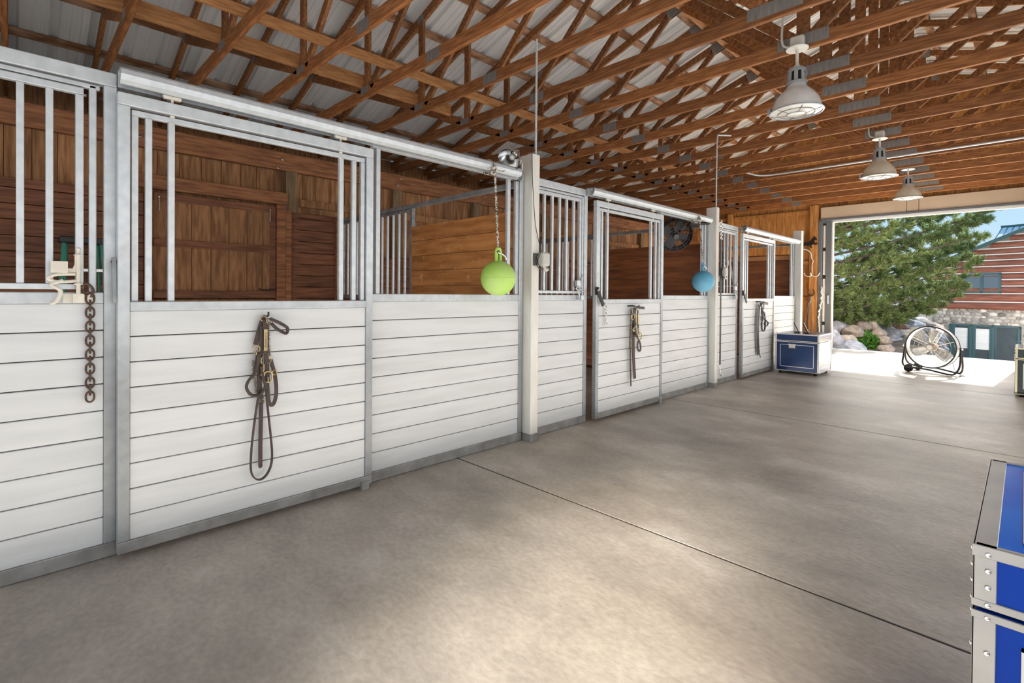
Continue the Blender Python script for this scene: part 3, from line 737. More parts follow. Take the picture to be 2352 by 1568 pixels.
# ---------------------------------------------------------------- chain on the near panel
t = thing('hanging_chain', 'rusty brown chain hanging down the white planks from the rail at left', 'chain', (0.03, 0.247, 1.2))
z = 1.195
MB().tube(smoothpath([(0.01, 0.235, 1.20), (0.02, 0.215, 1.235), (0.03, 0.235, 1.25), (0.035, 0.255, 1.225), (0.035, 0.25, 1.19)], 5), 0.006).build('hook', M['rust'], t)
n = 15
for i in range(n):
    zc = 1.185 - i * 0.0312; c = Vector((0.014, 0.247, zc)); pts = []
    for k in range(16):
        a = 2 * PI * k / 16; u = 0.0145 * math.cos(a) * (1.0); v = 0.0195 * math.sin(a)
        v += 0.004 * (1 if math.sin(a) > 0 else -1) * (abs(math.sin(a)) > .3)
        pts.append(c + (Vector((0, u, v)) if i % 2 == 0 else Vector((u * 0.75, 0, v))))
    MB().tube(pts, 0.0042, 6, closed=True).build('chain_link', M['rust'], t, smooth=True)

# ---------------------------------------------------------------- lever handles on the door stiles
for (y, mt, lab) in ((0.322, 'galvdark', 'grey steel door lever beside the near sliding door'), (3.955, 'black', 'black door lever beside the middle sliding door'), (7.52, 'black', 'black door lever beside the farthest sliding door')):
    t = thing('door_lever', lab, 'latch', (0.05, y, 1.2), 'stall door levers')
    dz = 0.0
    if mt == 'black':
        MB().box(0.064, 0.078, y - 0.02, y + 0.035, 1.215, 1.29).build('pivot_plate', M[mt], t, bevel=0.004)
        MB().beam((0.08, y - 0.004, 1.275), (0.092, y + 0.085, 1.11), 0.012, 0.045, up=(0, 1, 0)).build('lever', M[mt], t, bevel=0.005)
        MB().sphere((0.085, y + 0.01, 1.262), 0.010, 8, 6).build('bolt', M['chrome'], t)
    else:
        MB().tube([(0.02, y + 0.004, 1.352), (0.055, y + 0.004, 1.352)], 0.009).build('pivot', M['rust'], t)
        MB().beam((0.05, y + 0.004, 1.37), (0.052, y + 0.008, 1.165), 0.010, 0.018, up=(0, 1, 0)).build('lever', M[mt], t, bevel=0.003)

# ---------------------------------------------------------------- balls on ropes
def ball(cx, cy, cz, R, mt, lab, rlab, ztop_, twist=0.4, colr='rope'):
    t = thing('hanging_ball', lab, 'ball', (cx, cy, cz - R), 'rubber horse balls hanging on ropes')
    MB().sphere((cx, cy, cz), R, 36, 24).build('ball', M[mt], t, smooth=True)
    MB().tube(smoothpath([(cx, cy - 0.018, cz + R * 0.93), (cx, cy - 0.020, cz + R + 0.05), (cx, cy - 0.012, cz + R + 0.085), (cx, cy + 0.012, cz + R + 0.085), (cx, cy + 0.020, cz + R + 0.05), (cx, cy + 0.018, cz + R * 0.93)], 5), 0.0135, 10).build('handle', M[mt], t, smooth=True)
    MB().ring((cx, cy, cz), R * 1.001, 0.0015, n=40).build('seam', M[mt], t)
    zt = ztop_; zb = cz + R + 0.07; xt = 0.035
    r = thing('hanging_rope', rlab, 'rope', (cx, cy, zb), 'ropes holding the balls')
    m = MB()
    for ph in (0, PI):
        pts = []; n = 90
        for i in range(n + 1):
            f = i / n; a = f * 2 * PI * 16 + ph
            pts.append((cx + (0.105 - cx) * f + 0.005 * math.cos(a), cy + 0.012 * f + 0.005 * math.sin(a), zb + (zt - zb) * f))
        m.tube(pts, 0.0048, 6)
    m.build('cord', M[colr], r, smooth=True)
    kn = MB()
    for i in range(4): kn.ring((0.045, cy + 0.012 * (i - 1.5) + 0.012, zt + 0.012), 0.055, 0.0055, axis=(0.15 * i - .2, 1, 0.1 * i), n=20, seg=6)
    kn.sphere((0.10, cy + 0.012, zt), 0.022, 10, 8)
    kn.tube(smoothpath([(0.10, cy, zt), (0.12, cy - 0.05, zt - 0.02), (0.13, cy - 0.09, zt - 0.03)], 4), 0.005)
    kn.tube(smoothpath([(0.10, cy, zt), (0.12, cy + 0.05, zt - 0.02), (0.13, cy + 0.10, zt - 0.01)], 4), 0.005)
    kn.build('knot', M[colr], r, smooth=True)
    MB().tube(smoothpath([(cx, cy, zb + 0.03), (cx + 0.01, cy - 0.02, zb - 0.01), (cx + 0.01, cy + 0.02, zb - 0.02), (cx + 0.01, cy + 0.06, zb - 0.04), (cx + 0.01, cy + 0.07, zb - 0.06)], 4), 0.008).build('snap_hook', M['chrome'], r, smooth=True)
ball(0.165, 2.585, 1.335, 0.131, 'green_ball', 'lime green rubber ball with a handle hanging in front of the near stall', 'twisted dark and white rope holding the green ball', 2.17)
ball(0.165, 6.02, 1.385, 0.131, 'blue_ball', 'light blue rubber ball with a handle hanging by the middle post', 'twisted dark rope holding the blue ball', 2.16)

# ---------------------------------------------------------------- halters
def halter_near():
    X = 0.082
    t = thing('leather_halter', 'brown leather halter with brass nameplate hanging on the nearest stall door', 'halter', (X, 0.98, 1.10), 'leather halters on the stall doors')
    def P(cx, cy, dx=0.0):
        px = 500 + cx / 3.5636; py = 680 + cy / 3.5636
        return Vector((X + dx, 0.965 + (px - 608) * 0.00192, 1.100 - (py - 720) * 0.00233))
    S = lambda L_, dx=0, n=5: smoothpath([P(a, b, dx + (c[0] if c else 0)) for a, b, *c in L_], n)
    W = 0.022; th = 0.005
    MB().strap(S([(388, 165), (350, 200), (318, 290), (290, 385)]), W, th).build('crown_strap', M['leather'], t)
    MB().tube(S([(415, 178), (500, 212), (578, 255), (585, 285), (562, 302), (480, 262), (425, 215)], 0.02), 0.0085, 8).strap(S([(415, 178), (500, 212), (570, 250)], 0.028), 0.016, 0.004).build('crown_strap', M['leather'], t, smooth=True)
    MB().strap(S([(372, 185), (378, 300), (382, 450), (388, 560), (395, 690)], 0.012), 0.024, th).build('cheek_strap', M['leather'], t)
    MB().strap(S([(350, 230), (335, 480), (325, 700), (345, 830)], 0.004), 0.024, th).build('cheek_strap', M['leather'], t)
    MB().tube(S([(308, 455), (300, 530), (270, 610), (215, 670), (200, 720), (235, 775), (290, 792), (340, 775), (372, 720), (350, 650), (330, 560)], 0.02), 0.008, 8).build('throat_roll', M['leather'], t, smooth=True)
    MB().strap(S([(312, 450), (300, 540), (285, 610)], 0.012), 0.024, 0.008).build('chin_strap', M['leather'], t)
    MB().strap(S([(425, 510), (455, 600), (478, 700), (482, 800), (462, 872), (435, 888), (412, 860), (402, 780), (395, 700)], 0.010), 0.019, 0.005).build('nose_strap', M['leather'], t)
    pl = MB().box(X + 0.0155, X + 0.018, P(375, 0).y - 0.0092, P(375, 0).y + 0.0092, P(0, 437).z, P(0, 262).z).build('name_plate', M['brass'], t, bevel=0.001)
    fc = bpy.data.curves.new('name_text', 'FONT'); fc.body = 'CLAYBRIDGE'; fc.size = 0.0135; fc.align_x = 'CENTER'; fc.align_y = 'CENTER'; fc.extrude = 0.0003; fc.space_character = 1.05
    tmp = bpy.data.objects.new('tmp', fc); COL.objects.link(tmp)
    bpy.context.view_layer.update()
    me = bpy.data.meshes.new_from_object(tmp.evaluated_get(bpy.context.evaluated_depsgraph_get()))
    bpy.data.objects.remove(tmp)
    me.materials.clear(); me.materials.append(M['leatherblk'])
    c = Vector((X + 0.0186, P(375, 0).y, (P(0, 437).z + P(0, 262).z) / 2))
    R = Matrix(((0, 0, 1), (0, 1, 0), (-1, 0, 0)))        # text runs downwards, letters face the aisle
    for v in me.vertices:
        w_ = Vector((v.co.x, v.co.y, v.co.z)); q = Vector((w_.z, w_.y, -w_.x)) + c - BASE[t.name]; v.co = q
    tx = bpy.data.objects.new('engraving', me); COL.objects.link(tx); tx.parent = pl
    BASE[tx.name] = BASE[t.name]
    m = MB()
    m.ring(P(290, 418, 0.01), 0.0195, 0.0028, axis=(1, 0, 0)); m.ring(P(383, 515, 0.010), 0.0255, 0.0032, axis=(1, 0, 0)); m.ring(P(428, 540, 0.004), 0.018, 0.003, axis=(1, 0.5, 0)); m.ring(P(292, 450, 0.016), 0.010, 0.003, axis=(0.4, 1, 0))
    m.ring(P(360, 175, 0.008), 0.014, 0.0028, axis=(1, 0, 0)); m.ring(P(405, 195, 0.012), 0.012, 0.0028, axis=(1, .3, 0)); m.ring(P(465, 620, 0.012), 0.014, 0.003, axis=(1, 0.3, 0))
    m.tube(S([(355, 545), (356, 590), (345, 615), (332, 625), (334, 632), (350, 632)], 0.02), 0.0035)
    m.build('ring_fitting', M['brass'], t, smooth=True)
    m = MB(); q = S([(357, 625), (375, 608), (410, 608), (430, 625), (436, 655), (428, 685), (405, 694), (375, 690), (358, 678), (352, 650)], 0.022, 3)[:-1]
    m.tube(q, 0.0042, 8, closed=True); m.tube([P(394, 652, 0.022), P(396, 695, 0.024)], 0.003)
    m.build('buckle', M['brass'], t, smooth=True)
    def chain(L_, dx, n):
        pts = S(L_, dx, 12); mm = MB()
        for i in range(n):
            f = i / (n - 1) * (len(pts) - 1); a = pts[int(f)]
            mm.ring(a, 0.0062, 0.0016, axis=(1, 0.3, 0) if i % 2 == 0 else (0.25, 1, 0), n=10, seg=5, sy=1.4)
        return mm
    chain([(405, 215), (410, 300), (412, 400), (420, 480)], 0.006, 22).build('lead_chain', M['brasschain'], t, smooth=True)
    chain([(268, 520), (272, 620), (290, 700), (300, 770), (330, 835), (362, 850)], 0.006, 28).build('lead_chain', M['brasschain'], t, smooth=True)
    MB().strap(S([(345, 855), (344, 1000), (340, 1200), (341, 1378)], 0.0, 4), 0.0205, 0.004).lathe([(0.0001, 0), (0.0102, 0), (0.0102, 0.004), (0.0001, 0.004)], P(341, 1378, -0.002), 14, axis=(1, 0, 0)).build('lead_strap', M['leather'], t)
    MB().strap(S([(318, 800), (290, 950), (262, 1150), (250, 1290), (252, 1400), (285, 1462), (335, 1484), (390, 1462), (432, 1400), (447, 1320), (440, 1200), (415, 1000), (396, 840), (388, 720)], 0.006, 5), 0.007, 0.016).build('lead_strap', M['leather'], t)
    m = MB(); m.tube(smoothpath([(0.05, P(388, 0).y, 1.092), (X + 0.01, P(388, 0).y, 1.090), (X + 0.035, P(388, 0).y, 1.098), (X + 0.035, P(388, 0).y, 1.115)], 4), 0.005)
    m.build('hook', M['black'], t)
halter_near()
def halter_mid():
    X = 0.085
    t = thing('leather_halter', 'dark leather halter with twisted chain hanging on the middle stall door', 'halter', (X, 4.6, 1.09), 'leather halters on the stall doors')
    def P(cx, cy, dx=0.0):
        px = 1400 + cx / 7.13; py = 680 + cy / 7.13
        return Vector((X + dx, 4.545 + (px - 1449) * 0.0083, 1.092 - (py - 704) * 0.00445))
    S = lambda L_, dx=0, n=4: smoothpath([P(a, b, dx) for a, b in L_], n)
    MB().strap(S([(400, 185), (385, 400), (375, 640), (385, 1000), (410, 1368)], 0.004), 0.048, 0.005).build('lead_strap', M['leather'], t)
    MB().strap(S([(338, 860), (342, 1200), (355, 1485)], 0), 0.02, 0.004).build('lead_strap', M['leather'], t)
    MB().strap(S([(430, 180), (490, 188), (545, 196)], 0.012), 0.028, 0.01).build('crown_strap', M['leatherblk'], t)
    MB().strap(S([(380, 210), (375, 350), (390, 500), (400, 640)], 0.014), 0.04, 0.006).build('cheek_strap', M['leatherblk'], t)
    MB().strap(S([(435, 180), (440, 300), (445, 470), (462, 640)], 0.010), 0.022, 0.006).build('cheek_strap', M['leatherblk'], t)
    MB().strap(S([(395, 640), (440, 690), (478, 800), (485, 890), (455, 905), (432, 850), (440, 740)], 0.016), 0.026, 0.005).build('nose_strap', M['leather'], t)
    m = MB(); pts = S([(335, 230), (330, 450), (322, 650), (320, 860)], 0.008, 14)
    for i in range(34):
        a = pts[int(i / 33 * (len(pts) - 1))]; m.ring(a, 0.012, 0.003, axis=(1, 0.5, 0.3) if i % 2 == 0 else (0.4, 1, 0.3), n=8, seg=5)
    m.build('lead_chain', M['brasschain'], t, smooth=True)
    m = MB(); m.tube(S([(395, 440), (385, 480), (355, 510), (335, 545), (350, 570), (360, 550)], 0.03), 0.007); m.ring(P(345, 330, 0.02), 0.03, 0.006, axis=(1, 0, 0)); m.ring(P(465, 660, 0.02), 0.035, 0.006, axis=(1, 0, 0))
    m.tube(S([(425, 520), (432, 580), (415, 630), (395, 632)], 0.03), 0.007); m.tube(S([(378, 290), (392, 380), (398, 450)], 0.028), 0.006); m.tube(S([(405, 190), (408, 225)], 0.03), 0.009)
    m.build('snap_fitting', M['brass'], t, smooth=True)
    MB().strap(S([(438, 285), (442, 455)], 0.018), 0.02, 0.002).build('name_plate', M['brass'], t)
    m = MB(); m.tube(smoothpath([(0.05, P(330, 0).y, 1.10), (X + 0.03, P(330, 0).y, 1.105), (X + 0.035, P(400, 0).y, 1.09), (X + 0.035, P(425, 0).y, 1.105)], 4), 0.007); m.build('hook', M['black'], t)
halter_mid()
def halter_far():
    X = 0.085
    t = thing('leather_halter', 'black leather halter hanging on the farthest stall door', 'halter', (X, 8.25, 1.09), 'leather halters on the stall doors')
    def P(cx, cy, dx=0.0):
        px = 1720 + cx / 4.61; py = 530 + cy / 4.61
        return Vector((X + dx, 8.17 + (px - 1745) * 0.0186, 1.095 - (py - 697) * 0.00655))
    S = lambda L_, dx=0, n=4: smoothpath([P(a, b, dx) for a, b in L_], n)
    MB().strap(S([(100, 780), (88, 950), (90, 1150), (100, 1318)], 0.004), 0.09, 0.005).build('lead_strap', M['leatherblk'], t)
    MB().strap(S([(108, 1310), (120, 1352)], 0.004), 0.02, 0.004).build('lead_strap', M['leatherblk'], t)
    MB().strap(S([(130, 762), (185, 772)], 0.012), 0.04, 0.012).build('crown_strap', M['leatherblk'], t)
    MB().tube(S([(112, 770), (130, 850), (155, 920), (160, 1000), (150, 1065), (125, 1050), (122, 960), (128, 880)], 0.012), 0.013, 8).build('nose_strap', M['leatherblk'], t, smooth=True)
    MB().tube(S([(115, 800), (120, 900), (165, 960), (185, 985), (170, 1015), (148, 1000), (152, 965)], 0.02), 0.011, 8).build('throat_roll', M['leatherblk'], t, smooth=True)
    m = MB(); m.ring(P(125, 800, 0.02), 0.05, 0.008, axis=(1, 0, 0)); m.ring(P(120, 930, 0.02), 0.05, 0.008, axis=(1, 0, 0)); m.ring(P(140, 890, 0.02), 0.04, 0.008, axis=(1, 0, 0)); m.build('ring_fitting', M['galvdark'], t, smooth=True)
    MB().tube(smoothpath([(0.05, P(90, 0).y, 1.12), (X + 0.03, P(90, 0).y, 1.125), (X + 0.035, P(120, 0).y, 1.10), (X + 0.035, P(130, 0).y, 1.12)], 4), 0.008).build('hook', M['black'], t)
halter_far()
# small snap chain hanging from the middle door rail
m = MB()
for i in range(5): m.ring((0.075, 4.10, 1.12 - 0.032 * i), 0.014, 0.0035, axis=(1, 0, 0) if i % 2 == 0 else (0, 1, 0), n=12)
m.tube(smoothpath([(0.078, 4.10, 0.97), (0.08, 4.13, 0.945), (0.08, 4.10, 0.925), (0.08, 4.075, 0.94)], 4), 0.005)
tag(m.build('snap_chain', M['chrome'], smooth=True), 'short steel snap chain under the rail of the middle stall door', 'chain')

# lead rope hanging by the middle post
t = thing('lead_rope', 'long black lead strap with steel snap hanging beside the middle post', 'lead', (0.11, 6.68, 0.15))
MB().strap([(0.105, 6.675, 1.95), (0.105, 6.675, 1.2), (0.105, 6.68, 0.30)], 0.035, 0.008).build('strap', M['leatherblk'], t)
m = MB(); m.ring((0.105, 6.68, 0.275), 0.022, 0.005, axis=(1, 0, 0)); m.tube(smoothpath([(0.105, 6.68, 0.25), (0.11, 6.675, 0.20), (0.11, 6.70, 0.16), (0.11, 6.73, 0.15), (0.11, 6.75, 0.17)], 4), 0.007)
m.build('snap_hook', M['chrome'], t, smooth=True)
m = MB()
for i in range(10): m.ring((0.105, 6.675, 1.97 + 0.025 * i), 0.016, 0.004, axis=(1, 0, 0) if i % 2 else (0, 1, 0), n=10)
m.build('lead_chain', M['chrome'], t, smooth=True)
m = MB()
for ph in (0, PI): m.tube([(0.04 + 0.008 * math.cos(a * 1.3 + ph), 6.86 + 0.012 * math.sin(a + ph) + 0.01 * math.sin(a * .3), 1.25 + a * 0.019) for a in [i * 0.5 for i in range(60)]], 0.007, 6)
tag(m.build('looped_rope', M['rubber'], smooth=True), 'black twisted rope hanging on the bars behind the far grey box', 'rope')

# ---------------------------------------------------------------- grey boxes on posts with cable
def dbox(y, z, X, lab, wirepts, wl):
    t = thing('timer_box', lab, 'box', (X, y, z), 'grey boxes on the white posts')
    MB().box(X - 0.01, X + 0.065, y - 0.005, y + 0.085, z - 0.062, z + 0.055).build('housing', M['pvc'], t, bevel=0.018, bseg=3)
    MB().tube(smoothpath([(X + 0.03, y + 0.03, z - 0.05), (X + 0.035, y + 0.05, z - 0.09), (X + 0.035, y + 0.08, z - 0.085)], 4), 0.016, 10).build('spout', M['pvc'], t, smooth=True)
    MB().box(X - 0.03, X - 0.01, y - 0.055, y + 0.01, z - 0.06, z + 0.05).build('bracket', M['whitepost'] if 'near' in lab else M['galvdark'], t, bevel=0.003)
    m = MB()
    m.tube(smoothpath([(X + 0.03, y + 0.0, z + 0.05), (X + 0.01, y - 0.03, z + 0.01), (X + 0.015, y - 0.032, z - 0.05), (X + 0.03, y, z - 0.085), (X + 0.04, y + 0.04, z - 0.08)], 5), 0.004)
    m.tube(smoothpath([(X + 0.03, y + 0.01, z + 0.05), (X + 0.02, y - 0.02, z), (X + 0.025, y - 0.02, z - 0.05), (X + 0.035, y + 0.02, z - 0.075)], 5), 0.003)
    m.build('coiled_cord', M['black'], t, smooth=True)
    if wirepts:
        o = MB().tube(smoothpath(wirepts, 5), 0.0028, 6).build('thin_cable', M['black'], smooth=True); tag(o, wl, 'cable')
dbox(3.10, 1.51, 0.095, 'grey plastic timer box mounted on the near white post', [(0.11, 3.00, 2.36), (0.105, 3.015, 2.15), (0.10, 3.035, 2.0), (0.098, 3.06, 1.80), (0.10, 3.10, 1.66), (0.12, 3.12, 1.56)], 'thin black cable running down the near white post to the box')
dbox(6.70, 1.535, 0.095, 'grey plastic timer box mounted beside the middle white post', None, '')

# ---------------------------------------------------------------- clamp lamp on the header by the near post
t = thing('clamp_lamp', 'silver clamp lamp with bowl reflector clipped to the header by the near post', 'lamp', (0.06, 2.86, 2.22))
ax = Vector((0.22, -0.80, -0.62)).normalized()
pos = Vector((0.05, 2.855, 2.325))
prof = [(a_ * 1.12, b_ * 1.12) for a_, b_ in [(0.016, -0.055), (0.024, -0.05), (0.026, -0.02), (0.040, 0.0), (0.062, 0.028), (0.078, 0.062), (0.084, 0.085), (0.0835, 0.087), (0.076, 0.062), (0.058, 0.028), (0.036, 0.002)]]
MB().lathe(prof, pos, 32, axis=ax).build('reflector', M['chrome'], t, smooth=True)
MB().sphere(pos + ax * 0.03, 0.026, 14, 10).build('bulb', M['lens'], t, smooth=True)
m = MB(); b0 = pos - ax * 0.055
m.tube([b0, b0 - ax * 0.03], 0.014, 10)
m.tube(smoothpath([b0 - ax * 0.02, (0.05, 2.905, 2.33), (0.055, 2.90, 2.26), (0.05, 2.885, 2.215), (0.045, 2.90, 2.25), (0.05, 2.915, 2.30)], 5), 0.0035)
m.tube(smoothpath([(0.05, 2.91, 2.32), (0.07, 2.93, 2.28), (0.065, 2.935, 2.22)], 4), 0.0035)
m.build('clamp', M['chrome'], t, smooth=True)
kn = MB()
for i in range(3): kn.ring((0.03, 2.90 + 0.012 * i, 2.185), 0.052, 0.003, axis=(0.1 * i, 1, 0.15 * i), n=18)
kn.tube(smoothpath([pos - ax * 0.085, (0.09, 2.99, 2.42), (0.11, 3.00, 2.36)], 5), 0.003)
kn.build('cord', M['black'], t, smooth=True)

# ---------------------------------------------------------------- pendant lamps
def pendant(x, y, zr_, lab, shade, R=0.205, box=True):
    t = thing('pendant_lamp', lab, 'lamp', (x, y, ZC), 'barn pendant lamps')
    H = 0.235 if box else 0.215
    pr = [(0.072, H), (0.080, H - 0.03), (0.098, H - 0.05), (0.130, H - 0.08), (0.162, H - 0.125), (0.182, H - 0.175), (R - 0.012, 0.012), (R, 0.004), (R, -0.006), (R - 0.008, -0.008)]
    seg = 48; mb = MB(); vs = []; fs = []
    for (r, z) in pr:
        for k in range(seg):
            a = 2 * PI * k / seg; rr = r * (1.0 + (0.008 if k % 2 else -0.004))
            vs.append((x + rr * math.cos(a), y + rr * math.sin(a), zr_ + z))
    for i in range(len(pr) - 1):
        for k in range(seg): fs.append((i * seg + k, i * seg + (k + 1) % seg, (i + 1) * seg + (k + 1) % seg, (i + 1) * seg + k))
    mb.add(vs, fs); sh = mb.build('shade', M[shade], t, smooth=True)
    MB().lathe([(0.0005, -0.022), (0.06, -0.02), (0.13, -0.012), (R - 0.012, -0.002)], (x, y, zr_), 40).build('lens', M['lens'], t, smooth=True)
    m = MB(); m.ring((x, y, zr_), R, 0.006, n=48)
    m.build('rim', M['cage'], t, smooth=True)
    m = MB(); m.ring((x, y, zr_ - 0.024), 0.075, 0.003, n=30); m.ring((x, y, zr_ - 0.014), 0.14, 0.003, n=36)
    for k in range(6):
        a = 2 * PI * k / 6; m.tube([(x + 0.07 * math.cos(a), y + 0.07 * math.sin(a), zr_ - 0.026), (x + (R - .004) * math.cos(a), y + (R - .004) * math.sin(a), zr_ - 0.004)], 0.003, 6)
    m.build('wire_guard', M['galvdark'], t)
    # slotted ballast cage
    m = MB(); z0 = zr_ + H; hc = 0.135; rc = 0.074
    m.lathe([(rc + 0.008, 0), (rc + 0.008, 0.02), (rc, 0.026)], (x, y, z0 - 0.006), 24)
    for k in range(8):
        a0 = 2 * PI * k / 8; a1 = a0 + 2 * PI / 8 * 0.52
        for r_ in (rc,):
            vs = []
            for zz in (0.015, hc - 0.035):
                for j in range(4):
                    a = a0 + (a1 - a0) * j / 3
                    for q in (rc - 0.006, rc): vs.append((x + q * math.cos(a) * (1 - .06 * (zz > .05)), y + q * math.sin(a) * (1 - .06 * (zz > .05)), z0 + zz))
            fs = []
            for j in range(3):
                b = j * 2; fs += [(b, b + 2, b + 10, b + 8), (b + 1, b + 9, b + 11, b + 3)]
            fs += [(0, 8, 9, 1), (6, 7, 15, 14)]
            m.add(vs, fs)
    m.lathe([(rc * .95, hc - 0.038), (rc * .93, hc - 0.012), (rc * .8, hc), (0.02, hc + 0.008), (0.0005, hc + 0.01)], (x, y, z0), 24)
    m.build('slotted_cage', M['cage'], t, smooth=True)
    MB().lathe([(0.035, 0), (0.035, hc - 0.02)], (x, y, z0), 16).build('socket', M['gap'], t)
    zt = z0 + hc
    ztop2 = ZC + 0.0 if box else ZC - 0.002
    MB().tube([(x, y, zt), (x, y, ztop2)], 0.013, 10).lathe([(0.001, 0), (0.026, 0), (0.024, 0.025), (0.013, 0.03)], (x, y, zt), 16).build('stem', M['cream'], t, smooth=True)
    if box:
        MB().lathe([(0.001, 0.0), (0.085, 0.0), (0.088, 0.006), (0.07, 0.014)], (x, y, ZC - 0.008), 24).build('canopy', M['whitepost'], t, smooth=True)
        m = MB(); m.box(x - 0.055, x + 0.055, y - 0.03, y + 0.045, ZC + 0.006, ZC + 0.105)
        m.build('junction_box', M['cream'], t, bevel=0.02, bseg=3)
        MB().tube(smoothpath([(x - 0.05, y, ZC + 0.03), (x - 0.11, y + 0.01, ZC + 0.06), (x - 0.13, y + 0.02, ZC + 0.16), (x - 0.12, y + 0.03, ZC + 0.4)], 5), 0.010).build('cable', M['wire'], t, smooth=True)
        MB().tube([(x - rc, y - 0.02, z0 + 0.09), (x - R + 0.01, y - 0.05, zr_ + 0.04)], 0.0025).build('safety_cable', M['chrome'], t)
        MB().box(x - R - 0.01, x - R + 0.02, y - 0.07, y - 0.02, zr_ + 0.0, zr_ + 0.055).build('clip', M['cage'], t, bevel=0.005)
    else:
        MB().lathe([(0.001, 0.0), (0.09, 0.0), (0.09, 0.010), (0.001, 0.012)], (x, y, ZC - 0.014), 24).build('canopy', M['trim'], t, smooth=True)
pendant(1.535, 4.79, 2.80, 'largest barn pendant lamp with ribbed shade, nearest the viewer', 'lampshade')
pendant(1.535, 8.31, 2.83, 'middle barn pendant lamp with cream shade hanging from a junction box', 'lampshade2')
pendant(1.545, 10.60, 2.855, 'farthest barn pendant lamp with flat round ceiling plate', 'lampshade2', R=0.195, box=False)

# ---------------------------------------------------------------- fan hanging in the second stall
t = thing('stall_fan', 'black round fan hanging tilted under the track in the second stall', 'fan', (-0.18, 5.5, 1.97))
c = Vector((-0.25, 6.08, 2.0)); ax = Vector((0.55, -0.55, -0.42)).normalized()
MB().lathe([(0.21, -0.07), (0.225, -0.04), (0.225, 0.04), (0.21, 0.07), (0.205, 0.065), (0.205, -0.065)], c, 36, axis=ax).build('housing', M['black'], t, smooth=True)
m = MB()
for s_ in (-0.07, 0.07):
    for R_ in (0.06, 0.10, 0.14, 0.175): m.ring(c + ax * s_, R_, 0.003, axis=ax, n=28, seg=5)
    q = Vector((0, 0, 1)).rotation_difference(ax).to_matrix()
    for k in range(12):
        a = 2 * PI * k / 12; m.tube([c + ax * s_ + q @ Vector((0.04 * math.cos(a), 0.04 * math.sin(a), 0)), c + ax * s_ + q @ Vector((0.21 * math.cos(a), 0.21 * math.sin(a), 0))], 0.003, 5)
m.build('guard', M['black'], t)
m = MB(); q = Vector((0, 0, 1)).rotation_difference(ax).to_matrix()
for k in range(4):
    a = 2 * PI * k / 4 + .4; u = q @ Vector((math.cos(a), math.sin(a), 0)); w = q @ Vector((-math.sin(a), math.cos(a), 0.35))
    m.strap([c + u * 0.04, c + u * 0.12, c + u * 0.19], 0.12, 0.004, wdir=w)
m.build('blade', M['black'], t)
MB().lathe([(0.0005, 0.09), (0.035, 0.085), (0.04, 0.05), (0.04, -0.06), (0.0005, -0.07)], c, 20, axis=ax).build('hub', M['black'], t, smooth=True)
MB().tube(smoothpath([c + Vector((0.10, 0.15, 0.1)), (-0.05, 6.1, 2.12), (0.0, 6.3, 2.14), (0.05, 6.42, 2.15)], 5), 0.02).tube([c + Vector((0, 0, .2)), (-0.12, 5.7, 2.17)], 0.015).build('mounting_arm', M['black'], t, smooth=True)
# white tack bracket inside the far stall
m = MB(); m.beam((-1.2, 10.15, 1.90), (-1.45, 10.04, 1.38), 0.04, 0.05); m.beam((-1.2, 10.15, 1.90), (-1.1, 10.13, 1.44), 0.02, 0.03); m.tube([(-1.6, 10.04, 1.38), (-1.05, 10.09, 1.40)], 0.012)
tag(m.build('saddle_bracket', M['whitepost']), 'pale folded saddle bracket on the end partition of the far stall', 'bracket')

